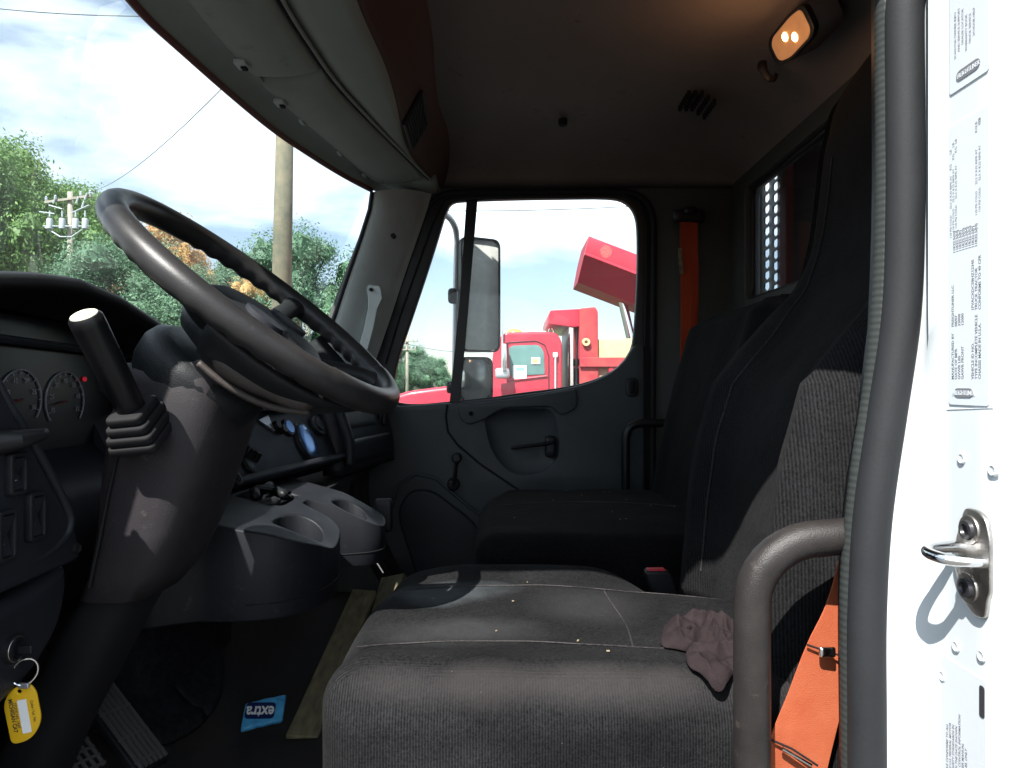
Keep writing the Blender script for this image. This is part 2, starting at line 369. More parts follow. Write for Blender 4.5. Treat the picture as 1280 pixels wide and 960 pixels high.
            r3 = N.new('ShaderNodeMapRange'); r3.inputs['From Min'].default_value = 1.1; r3.inputs['From Max'].default_value = 2.0; r3.inputs['To Min'].default_value = fac; r3.inputs['To Max'].default_value = 0; L.new(ad.outputs[0], r3.inputs['Value'])
            m3 = N.new('ShaderNodeMix'); m3.data_type = 'RGBA'; m3.inputs['B'].default_value = (*cc_, 1); L.new(r3.outputs['Result'], m3.inputs['Factor']); L.new(last, m3.inputs['A']); last = m3.outputs['Result']
    L.new(last, b.inputs['Base Color'])
    bp = N.new('ShaderNodeBump'); bp.inputs['Strength'].default_value = .8; bp.inputs['Distance'].default_value = .0012; L.new(hs.outputs[0], bp.inputs['Height'])
    bp2 = N.new('ShaderNodeBump'); bp2.inputs['Strength'].default_value = .5; bp2.inputs['Distance'].default_value = .02; L.new(n2.outputs['Fac'], bp2.inputs['Height']); L.new(bp2.outputs['Normal'], bp.inputs['Normal'])
    L.new(bp.outputs['Normal'], b.inputs['Normal'])
    b.inputs['Roughness'].default_value = .95; b.inputs['Specular IOR Level'].default_value = .06; b.inputs['Sheen Weight'].default_value = .01; b.inputs['Sheen Roughness'].default_value = .4
    return m
g['fabric'] = fabric('black ribbed seat cloth', (.0056, .0057, .0062), (.0100, .0101, .0108))
g['fabtop'] = fabric('black napped seat cloth', (.0050, .0051, .0056), (.0120, .0122, .0130), rib=1., patch=True)
g['fabdark'] = fabric('black napped seat cloth without wear', (.006, .006, .0065), (.009, .009, .0095), rib=.1)
g['fabrich'] = fabric('grey seam cloth', (.022, .020, .020), (.032, .030, .030), 2, 520.)
g['cloth'] = mat('mauve brown knit', (.019, .0142, .0152), 1., spec=.03, nscale=30, namt=.2, bump=1., bscale=500)
def weave(name, c1, c2, stain, freq=900.):
    m = mat(name, c1, .75, nscale=11, col2=c2, bump=.6, bscale=freq); return m
g['orange'] = weave('orange belt webbing', (.27, .052, .018), (.37, .10, .045), 0)
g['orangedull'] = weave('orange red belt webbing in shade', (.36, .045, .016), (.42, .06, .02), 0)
def woodmat():
    m = bpy.data.materials.new('dirty pine board'); m.use_nodes = True; N, L = nodes(m); b = N['Principled BSDF']
    tc = N.new('ShaderNodeTexCoord'); mp = N.new('ShaderNodeMapping'); mp.inputs['Scale'].default_value = (30, 3, 30); L.new(tc.outputs['Object'], mp.inputs['Vector'])
    n = N.new('ShaderNodeTexNoise'); n.inputs['Scale'].default_value = 2.; n.inputs['Detail'].default_value = 6; L.new(mp.outputs[0], n.inputs['Vector'])
    r = N.new('ShaderNodeValToRGB'); r.color_ramp.elements[0].color = (.10, .085, .05, 1); r.color_ramp.elements[1].color = (.24, .21, .12, 1); r.color_ramp.elements[0].position = .3; r.color_ramp.elements[1].position = .75
    L.new(n.outputs['Fac'], r.inputs['Fac']); L.new(r.outputs['Color'], b.inputs['Base Color']); b.inputs['Roughness'].default_value = .8; return m
g['wood'] = woodmat()
def glass(name, tint, gl, veil, veil_col=(.6, .62, .62)):  # pale diffuse layer standing in for glare on the panes
    m = bpy.data.materials.new(name); m.use_nodes = True; N, L = nodes(m); N.remove(N['Principled BSDF']); out = N['Material Output']
    t = N.new('ShaderNodeBsdfTransparent'); t.inputs[0].default_value = (*tint, 1)
    s = N.new('ShaderNodeBsdfGlossy'); s.inputs['Roughness'].default_value = .02
    fz = N.new('ShaderNodeFresnel'); fz.inputs[0].default_value = 1.45
    mu = N.new('ShaderNodeMath'); mu.operation = 'MULTIPLY'; mu.inputs[1].default_value = gl; L.new(fz.outputs[0], mu.inputs[0])
    a = N.new('ShaderNodeMixShader'); L.new(mu.outputs[0], a.inputs[0]); L.new(t.outputs[0], a.inputs[1]); L.new(s.outputs[0], a.inputs[2])
    d = N.new('ShaderNodeBsdfDiffuse'); d.inputs[0].default_value = (*veil_col, 1)
    tc = N.new('ShaderNodeTexCoord'); n = N.new('ShaderNodeTexNoise'); n.inputs['Scale'].default_value = 3.; n.inputs['Detail'].default_value = 8; L.new(tc.outputs['Object'], n.inputs['Vector'])
    mr = N.new('ShaderNodeMapRange'); mr.inputs['From Min'].default_value = .3; mr.inputs['From Max'].default_value = .8; mr.inputs['To Min'].default_value = veil*.5; mr.inputs['To Max'].default_value = veil*1.7; L.new(n.outputs['Fac'], mr.inputs['Value'])
    tl = N.new('ShaderNodeBsdfTranslucent'); tl.inputs[0].default_value = (*veil_col, 1)
    dd = N.new('ShaderNodeMixShader'); dd.inputs[0].default_value = .5; L.new(d.outputs[0], dd.inputs[1]); L.new(tl.outputs[0], dd.inputs[2])
    c = N.new('ShaderNodeMixShader'); L.new(mr.outputs[0], c.inputs[0]); L.new(a.outputs[0], c.inputs[1]); L.new(dd.outputs[0], c.inputs[2]); L.new(c.outputs[0], out.inputs[0])
    return m
g['shield'] = glass('windscreen glass with glare veil', (.93, .98, .97), .15, .028)
g['sideglass'] = glass('side window glass', (.96, .985, .98), .4, .055)
g['backglass'] = glass('tinted rear glass', (.92, .94, .95), .3, .02)
def mirrormat(name, veil):  # pale diffuse layer: dust plus a grey reflection painted in
    m = mat(name, (.55, .56, .57), .08, metal=1.); N, L = nodes(m); b = N['Principled BSDF']
    d = N.new('ShaderNodeBsdfDiffuse'); d.inputs[0].default_value = (.72, .71, .67, 1)
    tc = N.new('ShaderNodeTexCoord'); n = N.new('ShaderNodeTexNoise'); n.inputs['Scale'].default_value = 14.; n.inputs['Detail'].default_value = 8; n.inputs['Roughness'].default_value = .75; L.new(tc.outputs['Object'], n.inputs['Vector'])
    mr = N.new('ShaderNodeMapRange'); mr.inputs['From Min'].default_value = .35; mr.inputs['From Max'].default_value = .75; mr.inputs['To Min'].default_value = veil*.75; mr.inputs['To Max'].default_value = min(1, veil*1.25); L.new(n.outputs['Fac'], mr.inputs['Value'])
    mx = N.new('ShaderNodeMixShader'); L.new(mr.outputs[0], mx.inputs[0]); L.new(b.outputs[0], mx.inputs[1]); L.new(d.outputs[0], mx.inputs[2]); L.new(mx.outputs[0], N['Material Output'].inputs[0]); return m
g['mirror'] = mirrormat('dusty mirror glass with painted reflection', .92)
g['mirror2'] = mirrormat('convex mirror glass', .35)
g['gaugeglass'] = mat('gauge glass tinted as blue reflection', (.12, .22, .42), .18, metal=.6)  # blue reflection put into the base colour
g['lens'] = mat('dome lamp lens', (.40, .22, .10), .35, emit=(1., .42, .16), estr=.09, nscale=25, namt=.2)
def groundmat():
    m = mat('asphalt lot', (.055, .055, .052), .9, nscale=1.5, col2=(.09, .085, .08), bump=.5, bscale=60); return m
g['ground'] = groundmat()
g['grass'] = mat('roadside grass', (.06, .11, .03), .9, nscale=1.2, col2=(.10, .14, .05))
# ================= CAB SHELL =================
cab = thing('truck_cab', (0.1, 1.5, -.95), 'inside of a truck cab with brown-lit vinyl headliner, grey pillars, raked windscreen and rear window', 'truck cab')
def smtab(tab, y): return sum(interp(tab, y+d) for d in (-.09, -.06, -.03, 0, .03, .06, .09))/7
XE_T = [(.55, -.40), (.75, -.52), (.95, -.60), (1.152, -.646), (1.326, -.636), (1.494, -.626), (1.755, -.6026), (2.07, -.534), (2.21, -.492), (2.35, -.44), (2.46, -.40)]
XF_T = [(.55, -.36), (.75, -.47), (.95, -.55), (1.208, -.58), (1.539, -.574), (1.98, -.508), (2.29, -.470), (2.46, -.39)]
XA_T = [(.55, -.24), (.75, -.34), (.95, -.40), (1.235, -.425), (1.56, -.415), (1.835, -.372), (2.30, -.288), (2.46, -.26)]
def XE(y): return smtab(XE_T, y)      # windscreen top edge in plan
def XFt(y): return smtab(XF_T, y)     # front edge of the overhead lids
def XA(y): return smtab(XA_T, y)      # rear edge of the overhead lids
# headliner
YL, YR, XF, XB = .60, 2.452, -.30, .822
def g1(d, w): t = max(0, min(1, d/w)); return math.sqrt(max(0, 1-(1-t)**2))
def roof(s, t):
    sp = lambda q: q+.0*math.sin(q)
    x = XF+(XB-XF)*(1-(1-s)**1.3); y = YL+(YR-YL)*(.5-.5*math.cos(pi*t))*.6+(YR-YL)*t*.4
    z = .705+.125*g1(y-YL, .22)*g1(YR-y, .34)*g1(XB-x, .27)
    z += .002*noise.noise(Vector((x*6, y*6, 0)))
    return (x, y, z)
mk('headliner', slab(roof, 40, 56, (0, 0, .03)), g['liner'], cab, smooth=180)
hl = mk('headliner_button', lathe((.083*1.9, 2.12, .802), (0, 0, 1), [(0, 0.001), (0, .011), (.006, .014), (.02, .014)], 16), g['blackhole'], cab)
# speaker-like perforation near rear corner: little dark vent patch
bm_ = MB()
for i in range(5):
    for j in range(6):
        bm_.add(lathe((.50+i*.018, 1.93+j*.02, .812-.012*max(0, i-2)), (0, 0, 1), [(0, .0055), (.016, .0055)], 8))
mk('speaker_grille', bm_, g['blackhole'], cab)
# windscreen header strip, bow edge seal
def hdr(s, t):
    y = lerp(.66, 2.45, t); x0 = XE(y); return (lerp(x0, XFt(y)+.012, s), y, .648+.032*math.sin(s*pi/2))
mk('windscreen_header', slab(hdr, 6, 60, (0, 0, .05)), g['lid'], cab, smooth=60)
seal = [(XE(y)-.004, y, .648) for y in [lerp(.70, 2.28, i/60) for i in range(61)]]
mk('windscreen_seal', tube(seal, .0085, 8), mat('seal strip with red lens fringe', (.10, .018, .02), .5), cab)  # red lens fringe put into the seal colour
# overhead storage lids
def lid(y0, y1, label=None):
    m = MB()
    def f(s, t):
        y = lerp(y0, y1, t); x = lerp(XFt(y), XA(y)-.004, s)
        e = min(1, min(t, 1-t)*18, s*10, (1-s)*10); e = math.sqrt(max(0, 1-(1-e)**2))
        return (x, y, .688+.012*s-.016*e-.010*math.sin(pi*s)*e)
    m.add(slab(f, 24, 48, (0, 0, .02)))
    return m
l1 = mk('overhead_lid', lid(.80, 1.512), g['lid'], cab, smooth=60)
l2 = mk('overhead_lid', lid(1.528, 2.30), g['lid'], cab, smooth=60)
for (yy, par) in ((1.425, l1), (1.62, l2)):
    x = XFt(yy)+.012
    m = MB(); m.add(box((x, yy, .667), (.024, .034, .010)), 0); m.add(box((x+.004, yy+.004, .6605), (.012, .016, .006)), 1)
    mk('latch_tab', m, [g['trim'], g['blackhole']], par, bevel=.002)
for yy in (1.75, 1.99, 2.2):
    mk('clip', box((XFt(yy)+.004, yy, .672), (.010, .03, .008)), g['trim'], cab, bevel=.002)
# dark line behind lids + shelf lip + rear sloping face up to the roof
def edge(dx, z, a=.8, b=2.34, n=50): return [(XA(lerp(a, b, i/n))+dx, lerp(a, b, i/n), z) for i in range(n+1)]
mk('lid_gap', tube(edge(.0, .697), .0055, 8), g['blackhole'], cab)
mk('lid_bead', tube(edge(.008, .693), .004, 8), g['lid'], cab)
def SWD(y): return lerp(.135, .004, sm((y-1.45)/.75)) if y > 1 else lerp(.004, .135, sm((y-.7)/.3))
def shelf(s, t):
    y = lerp(.62, 2.45, t); w = SWD(y); i = int(round(s*9))
    q = [(0, .699), (w*.35, .694), (w*.8, .694), (w, .700), (w+.010, .712), (w+.022, .735), (w+.036, .762), (w+.052, .79), (w+.075, .815), (w+.12, .85)][i]
    return (XA(y)+.004+q[0], y, q[1])
mk('overhead_shelf', slab(lambda s, t: shelf(s/3, t), 3, 60, (-.01, 0, .02)), g['lid'], cab, smooth=180)
mk('overhead_rear_face', slab(lambda s, t: shelf(lerp(1/3, 1, s), t), 6, 60, (-.02, 0, .02)), mat('headliner vinyl with lamp glow', (.10, .055, .047), .75, nscale=3, namt=.15, bump=.4, bscale=500), cab, smooth=180)  # amber lamp glow put into the vinyl colour
# upper closing plate above lids
mk('roof_front_skin', slab(lambda s, t: (lerp(XE(lerp(.6, 2.45, t))-.01, -.2, s), lerp(.6, 2.45, t), .80+.12*s), 4, 30, (0, 0, .02)), g['white'], cab)
# air grille on slope
gy0, gy1 = 1.84, 2.05
vent = MB()
def gp(y, s): return Vector((XA(y)+.004+SWD(y)+lerp(.006, .054, s)+.004, y, lerp(.702, .788, s)))
for (a, b) in ((gp(gy0, 0), gp(gy1, 0)), (gp(gy0, 1), gp(gy1, 1)), (gp(gy0, 0), gp(gy0, 1)), (gp(gy1, 0), gp(gy1, 1))): vent.add(tube([a, b], .0045, 8))
v_ = mk('air_vent', vent, g['dark'], cab)
vb = MB(); n_ = Vector((.93, 0, -.35))*.003
vb.add(loft([[gp(gy0, 0)+n_, gp(gy1, 0)+n_, gp(gy1, 1)+n_, gp(gy0, 1)+n_], [gp(gy0, 0)-n_, gp(gy1, 0)-n_, gp(gy1, 1)-n_, gp(gy0, 1)-n_]]))
mk('vent_back', vb, g['blackhole'], v_)
sl = MB()
for i in range(1, 9): sl.add(tube([gp(gy0, i/9)+n_*1.5, gp(gy1, i/9)+n_*1.5], .0016, 6))
mk('vent_slats', sl, g['dark'], v_)
# rear wall with window
RW = rrect(.98, .285, 2.335, .668, .045, 6)
bw = plate([(YL-.02, -.97), (YR+.02, -.97), (YR+.02, .72), (YL-.02, .72)], [RW], .04, .006, 2, FX(.815))
mk('rear_wall', bw, g['trimdark'], cab)
mk('rear_window_seal', tube([Vector((.822, p[0], p[1])) for p in rrect(.985, .29, 2.330, .663, .042, 6)], .008, 8, closed=True), g['dark'], cab)
mk('rear_window_pane', plate(rrect(.985, .29, 2.330, .664, .042, 6), [], .004, 0, 0, FX(.828)), g['backglass'], cab)
# ledge/trim bead round the rear window, top trim rail
mk('rear_trim_rail', tube(cr([(.80, .66, .715), (.806, 1.5, .716), (.806, 2.2, .716), (.806, 2.44, .716)], 8), .010, 10), g['trimdark'], cab)
# passenger side wall with door opening
def D(u, v, y=2.45): p = px(u, v, y); return (p.x, p.z)
OP = rpoly([D(452, 470)+(.05,), D(537, 238)+(.09,), D(820, 236)+(.13,), D(818, 600)+(.05,), D(818, 760)+(.08,), D(520, 790)+(.1,), D(440, 640)+(.1,)], .05, 7)
SW = plate([(-.72, -.97), (-.72, .10), D(468, 240), (-.44, .75), (.84, .75), (.84, -.97)], [OP], .05, .004, 1, FY(2.49))
mk('side_wall', SW, g['trimdark'], cab)
sealp = [Vector((p.x, 2.452, p.y)) for p in rpoly([D(456, 470)+(.05,), D(540, 241)+(.09,), D(817, 239)+(.13,), D(815, 600)+(.05,), D(815, 757)+(.08,), D(522, 787)+(.1,), D(445, 640)+(.1,)], .05, 7)]
mk('door_opening_seal', tube(sealp, .012, 10, closed=True), g['rubber'], cab)
# white painted sill strip showing behind the open gap at the rear edge of the passenger door
mk('painted_door_post', tube([px(812, 300, 2.475), px(806, 470, 2.475), px(799, 540, 2.475), px(799, 640, 2.475)], .0095, 8), g['white'], cab)
# passenger A pillar
A_out = [(467, 240), (464, 262), (452, 300), (434, 352), (420, 395), (408, 430), (400, 455), (396, 480)]
A_in = [(540, 240), (534, 262), (521, 300), (503, 352), (489, 395), (477, 430), (468, 455), (461, 480)]
def apil(s, t):
    i = t*7; k = min(6, int(i)); fr_ = i-k
    o = px(*[lerp(A_out[k][j], A_out[k+1][j], fr_) for j in (0, 1)], 2.27); n_ = px(*[lerp(A_in[k][j], A_in[k+1][j], fr_) for j in (0, 1)], 2.44)
    p = o.lerp(n_, s); p.x -= 0; p.y -= .035*math.sin(pi*min(1, s*1.15))**.8; return p
mk('windscreen_pillar', slab(apil, 16, 40, (-.02, .03, 0)), g['trim'], cab, smooth=60)
mk('pillar_edge_seal', tube([px(u, v, 2.27) for u, v in cr([(467-3, 246, 0), (452-3, 300, 0), (434-3, 352, 0), (420-3, 395, 0), (404, 440, 0), (394, 480, 0)], 4) for _ in (0,)] if False else [px(u-2, v, 2.268) for u, v in A_out], .007, 8), g['dark'], cab)
mk('pillar_cap', softbox((-.37, 2.385, .705), (.11, .065, .026), .02, 10), g['lid'], cab, smooth=180)
mk('pillar_screw', lathe(px(492, 295, 2.33), (0, -1, 0), [(-.01, .008), (.009, .008), (.010, .005)], 14), g['blackhole'], cab)
hp_ = cr([px(462, 362, 2.315), px(476, 362, 2.32), px(476, 378, 2.33), px(466, 410, 2.33), px(455, 440, 2.33), px(450, 462, 2.33)], 6)
ph = mk('pillar_handle_cover', loft([[px(u-w, v, yy-.006), px(u+w, v+1, yy-.004), px(u+w, v+1, yy+.03), px(u-w, v, yy+.03)] for u, v, w, yy in ((467, 356, 7, 2.315), (467, 360, 9, 2.31), (469, 372, 9, 2.31), (466, 385, 6, 2.315), (461, 410, 6, 2.32), (455, 432, 6, 2.325), (449, 455, 6, 2.33))]), g['trim'], cab, bevel=.003)
mk('screw', lathe(px(464, 362, 2.300), (0, -1, 0), [(-.005, .006), (.004, .006)], 12), g['blackhole'], ph)
# windscreen pane: ruled between header edge and lower edge
def wsf(s, t):
    y = lerp(.68, 2.28, t); top = Vector((XE(y)-.006, y, .66)); k = abs(y-1.45)/.85
    bot = Vector((-.93+.22*k**1.8, y, -.02)); p = top.lerp(bot, s); p.x -= .02*math.sin(pi*s); return p
mk('windscreen_pane', surf(wsf, 10, 30), g['shield'], cab, smooth=180)
# cab exterior skin: roof, rear, driver-side roof rail and screen pillar (unseen, shaped to cast the shade)
mk('roof_skin', slab(lambda s, t: (lerp(-.22, .90, s), lerp(.56, 2.54, t), .90+.05*math.sin(pi*t)-.06*s*s), 6, 12, (0, 0, .02)), g['white'], cab)
mk('roof_side_rail', loft([[Vector((x, .555, .60)), Vector((x, .66, .605)), Vector((x, .66, .75)), Vector((x, .60, .92)), Vector((x, .53, .88)), Vector((x, .53, .62))] for x in (-.50, -.35, 0, .42, .90)]), g['white'], cab, bevel=.01)
mk('added_shade_plate', plate([(.40, .415), (.92, .415), (.92, .78), (.0, .78), (.0, .66), (.25, .50)], [], .05, .01, 2, FY(.635)), g['white'], cab)  # unseen plate added to shade the upper backrest
mk('added_shade_plate', plate([(.262, .40), (.262, .9), (-.07, .9), (-.07, .73), (.20, .46)], [], .10, .01, 2, FY(.53)), g['white'], cab)  # second added plate, cuts the sun diagonally across the backrest
mk('sun_visor', slab(lambda s, t: (XE(lerp(.62, 2.42, t))-.02-.33*s, lerp(.62, 2.42, t), .70+.36*s), 4, 40, (0, 0, .025)), g['white'], cab, smooth=60)  # unseen visor added to keep sun off the passenger door
mk('roof_side_rail', loft([[Vector((x, 2.53, .70)), Vector((x, 2.53, .92)), Vector((x, 2.45, .86)), Vector((x, 2.46, .72))] for x in (-.45, 0, .90)]), g['white'], cab)
mk('driver_screen_pillar', loft([[Vector((a+x, .60+y, z)) for x, y in ((0, 0), (.07, -.03), (.09, .06), (.02, .09))] for a, z in ((-.56, .70), (-.66, .4), (-.76, .1), (-.82, -.05))]), g['white'], cab)
mk('rear_skin', plate([(.5, -1.15), (2.55, -1.15), (2.55, .88), (.5, .88)], [rrect(.9, .25, 2.46, .70, .04)], .02, .003, 1, FX(.885)), g['white'], cab)
mk('cab_floor_pan', box((-.05, 1.53, -1.02), (1.9, 1.98, .06)), g['truckdark'], cab)
mk('firewall', box((-1.02, 1.53, -.50), (.04, 1.9, .95)), g['truckdark'], cab)
fl = lambda s, t: (lerp(-1.0, .83, s), lerp(.62, 2.46, t), -.78-.04*sm((lerp(-1, .83, s)+.3)/.3)+.42*sm((-.62-lerp(-1, .83, s))/.38)+.006*noise.noise(Vector((s*9, t*9, 1)))+.03*sm((lerp(.62, 2.46, t)-2.0)/.3))
mk('floor_covering', slab(fl, 60, 50, (0, 0, -.03)), g['floor'], cab, smooth=180)
mk('added_light_block', box((-.78, .63, -.55), (.42, .07, 1.0)), g['blackhole'], cab, bevel=.01)  # unseen post added to block light from the footwell
mk('engine_hump', softbox((-.98, 1.62, -.70), (.24, .28, .30), .12, 14), g['carpet'], cab, smooth=180)

# ---------- driver door post (white) with stickers, plugs
post = thing('door_post', (.42, .58, -1.1), 'bright white painted door post covered with data stickers beside the black rubber seal', 'door post')
bulb_px = [(1129, -420), (1130, -60), (1131, 120), (1131, 280), (1126, 400), (1113, 490), (1097, 590), (1085, 690), (1083, 790), (1084, 1000), (1084, 1400)]
def bx(z):  # x of seal bulb axis at height z (plane y=.66)
    v = 480-z*F/.66
    return interp([(b, (a-640)/F*.66) for a, b in bulb_px], v)
def jam(s, t):
    z = lerp(-1.1, .60, t); x0 = bx(z)+.012
    pr = [(x0, .672), (x0+.004, .655), (max(x0+.006, .375), .640), (.383, .628), (.387, .612), (.387, .600), (.387, .57), (.387, .551), (.3875, .549), (.3905, .547), (.3915, .54), (.392, .50), (.398, .478), (.418, .466), (.46, .463), (.62, .462), (.90, .46)]
    return (*pr[int(round(s*16))], z)
jp = mk('post_panel', slab(jam, 16, 70, (.004, .004, 0)), g['white'], post, smooth=50)
SF = lambda y, z, x=.3866: fr((x, y, z), (0, -1, 0), (0, 0, 1))      # local x -> -Y, y -> up, faces the front
SU = lambda y, z, x=.3862: fr((x, y, z), (0, 0, 1), (0, 1, 0))       # writing that reads upward
def YU(u): return .387*F/(u-640)
def zz(u, v): return (480-v)/F*YU(u)
def sticker(z0, z1, y0, y1, r=.003):
    w = y0-y1
    return plate(rrect(0, 0, w, z1-z0, r), [], .0008, 0, 0, SF(y0, z0))
rnd = random.Random(4)
def logo(m, y, z, w=.030, h=.0088):
    m.add(plate(rpoly([(-w/2, -h*.25), (-w/2+h*.4, -h/2), (w/2-h*.4, -h/2), (w/2, -h*.25), (w/2, h*.25), (w/2-h*.4, h/2), (-w/2+h*.4, h/2), (-w/2, h*.25)], .002, 3), [], .0004, 0, 0, SF(y, z, .3859)), 1)
    m.add(text('FREIGHTLINER', .0056, SF(y+.0138, z-.002, .3856), .0001, sx=.78), 0)
yA, yB = YU(1188), YU(1237)     # sticker left and right edges
# upper sticker (no square code), middle data sticker, lower one
s1 = mk('data_sticker', sticker(.2545, .42, yA, yB), g['sticker'], post); s1['label'] = 'upper white sticker with black oval badge at its bottom'
m = MB(); logo(m, (yA+yB)/2, .266)
for k in range(6):
    m.add(text(['SCAN FOR OWNER INFO', 'AND SERVICE SUPPORT', 'DEALER LOCATOR', 'WARRANTY BOOK', 'TRUCK SERVICE', '24 HOUR HELP'][k], .0036, SU(yA-.009-.0048*k, .283+.004*(k % 3)), .0001), 1)
mk('printing', m, [g['sticker'], g['ink']], s1)
zt, zb = .226, -.018
s2 = mk('data_sticker', sticker(zb, zt, yA+.001, yB), g['sticker'], post); s2['label'] = 'long middle sticker with rows of vehicle data'
m = MB(); logo(m, yA-.019, -.0075, .024, .0078)
rows = ['MANUFACTURED BY', 'DATE OF MFR', 'GVWR LBS', 'GAWR FRONT', '', '', 'VEHICLE ID NO.', 'TYPE INCOMPLETE VEHICLE', 'CHASSIS MADE IN U.S.A.']
tails = ['FREIGHTLINER LLC', '08/07', '33000', '12000', '', '', '1FVACXDC58HZ12345', 'TRUCK TRACTOR', 'CONFORMS TO 49 CFR']
for k in range(9):
    y = yA-.006-.0043*k
    if rows[k]:
        m.add(text(rows[k], .0043, SU(y, .004), .0001, bold=.00008), 1)
        m.add(text(tails[k], .0043, SU(y, .0615 if k > 5 else .050), .0001, bold=.00008), 1)
for k in range(8):
    y = yA-.008-.0040*k
    m.add(text('%dR22.5(%s)' % (11, 'GHFGHGFH'[k]), .0042, SU(y, .114), .0001, bold=.0001), 1)
for k, (a, b) in enumerate(((0.003, .128), (.0065, .133), (.010, .135), (.036, .14), (.040, .142))):
    m.add(text('110 PSI COLD', .0034, SU(yA-a, b), .0001), 1); m.add(text('22.5 X 8.25 RIMS AT', .0034, SU(yA-a, b+.026), .0001), 1)
    m.add(text('KG', .004, SU(yA-a, b+.060+.003*k), .0001), 1); m.add(text('LB', .004, SU(yA-a, b+.074), .0001), 1)
mk('printing', m, [g['sticker'], g['ink']], s2)
s3 = mk('data_sticker', sticker(-.48, -.243, yA+.010, yB+.003), g['sticker'], post); s3['label'] = 'lower white sticker below the striker with dark badge'
m = MB()
for k in range(7):
    m.add(text(['THIS VEHICLE CONFORMS TO ALL', 'APPLICABLE U.S. FEDERAL MOTOR', 'VEHICLE SAFETY STANDARDS IN', 'EFFECT ON THE DATE SHOWN', 'EMISSION CONTROL INFORMATION', 'SEE OWNER MANUAL', 'DIESEL FUEL ONLY'][k], .0038, SU(yA+.002-.0042*k, -.36+.003*k), .0001, bold=.00008), 1)
mk('printing', m, [g['sticker'], g['ink']], s3); mk('badge', plate(rrect(-.0030, -.012, .0030, .014, .0025), [], .0004, 0, 0, SF(YU(1229), -.262, .3859)), g['inkd'], s3)
for (u, v) in ((1203, 573), (1242, 588), (1196, 808), (1228, 820), (1179, 845)):
    mk('round_plug', lathe((.3872, YU(u), zz(u, v)), (-1, 0, 0), [(-.001, .0052), (.0014, .0050), (.0020, .0038), (.0014, .003), (.0015, .0005)], 20), g['white'], post)
# sheet edge / seam line around sticker group
mk('pressed_seam', tube([Vector((.3868, yA+.004, zz(1186, v))) for v in (20, 140, 260, 380, 512)]+[Vector((.3870, yB-.004, zz(1241, 510)))], .0004, 6), g['white'], post)
# striker
zc = zz(1216, 699)
stk = thing('door_striker', (.387, .575, zc-.05), 'worn steel latch striker bolted with two dark screws to the white door post', 'striker')
yc = YU(1219); 
pl = rpoly([(-.022, -.010, .006), (-.016, -.022, .006), (-.012, -.036, .004), (.004, -.045, .004), (.017, -.044, .006), (.020, -.026, .004), (.023, -.02, .003), (.023, .022, .006), (.018, .038, .006), (.008, .043, .004), (-.008, .043, .006), (-.013, .030, .005), (-.020, .012, .006)], .004, 4)
mk('plate', plate(pl, [], .004, .0012, 2, SF(yc, zc, .3848)), g['steel'], stk)
wire = cr([(.386, yc-.014, zc+.001), (.370, yc-.0135, zc+.002), (.3575, yc-.009, zc+.003), (.352, yc+.0, zc+.004), (.352, yc+.008, zc+.005), (.358, yc+.0145, zc+.006), (.370, yc+.018, zc+.0065), (.386, yc+.018, zc+.007)], 6)
mk('latch_loop', tube(wire, .0050, 12, flat=1.), g['chrome'], stk, smooth=180)
for dz, dy in ((.025, .001), (-.024, .003)):
    w = mk('washer', lathe((.3835, yc+dy, zc+dz), (-1, 0, 0), [(0, .0125), (.002, .0120), (.0022, .009)], 28), g['steel'], stk)
    mk('screw', lathe((.3815, yc+dy, zc+dz), (-1, 0, 0), [(0, .0085), (.003, .0078), (.0034, .005), (.0012, .0040), (.001, .001)], 24), mat('dark screw', (.06, .06, .065), .35, metal=.7), w)
# door seal
sl_ = thing('door_seal', (.38, .66, -1.0), 'black rubber door seal with ribbed lip running up the driver door opening', 'door seal')
loop = [(bx(z), .66, z) for z in [lerp(-1.0, .36, i/14) for i in range(15)]]+[(.382, .658, .405), (.33, .655, .445), (.05, .65, .555)]
cont = [(-.20, .65, .585), (-.35, .65, .595), (-.50, .655, .50), (-.60, .66, .2), (-.66, .66, -.1), (-.64, .66, -.6), (-.55, .66, -.98)]
mk('bulb', tube(cr(loop+cont, 6), .0172, 18), g['rubber'], sl_, smooth=180)
lip_px = [(1106, -420), (1106, 0), (1107, 250), (1102, 400), (1086, 530), (1070, 620), (1063, 700), (1062, 800), (1064, 960), (1064, 1300)]
def lx(z): return interp([(b, (a-640)/F*.672) for a, b in lip_px], 480-z*F/.672)
N_ = 900
cen = cr([(lx(lerp(-.9, .52, i/14)), .674, lerp(-.9, .52, i/14)) for i in range(15)], 60)
mk('ribbed_lip', tube(cen, lambda t: .0100+(.00022 if int(t*840) % 4 < 2 else -.00022), 12, flat=.8), mat('ribbed seal rubber', (.022, .026, .025), .6), sl_, smooth=30)
# inner B pillar trim behind seal (dark)
pt = thing('driver_pillar_trim', (.40, .72, -.9), 'dark plastic pillar trim between black seal and orange belt', 'pillar trim')
mk('trim_panel', slab(lambda s, t: (lerp(lx(lerp(-.85, .66, t))+.004, .80, s), .685+.03*sm(s*2.5), lerp(-.85, .66, t)), 8, 30, (0, .02, 0)), g['dark'], pt, smooth=180)
# grab handle in the driver doorway
gb = thing('grab_bar', (.242, .69, -.95), 'thick scuffed dark grab bar curving from the seal down past the driver seat', 'grab bar')
xg = (940-640)/F*.69
pts = [(xg-.001, .69, -.92), (xg, .69, -.6), (xg, .69, -.40), (xg, .69, -.28)]+[(xg+.070-.070*math.cos(a), .69, -.222+.066*math.sin(a)) for a in [R(k) for k in range(0, 91, 10)]]+[(xg+.10, .69, -.153), (xg+.16, .70, -.152)]
mk('tube', tube(pts, .0182, 28), g['bar'], gb, smooth=180)
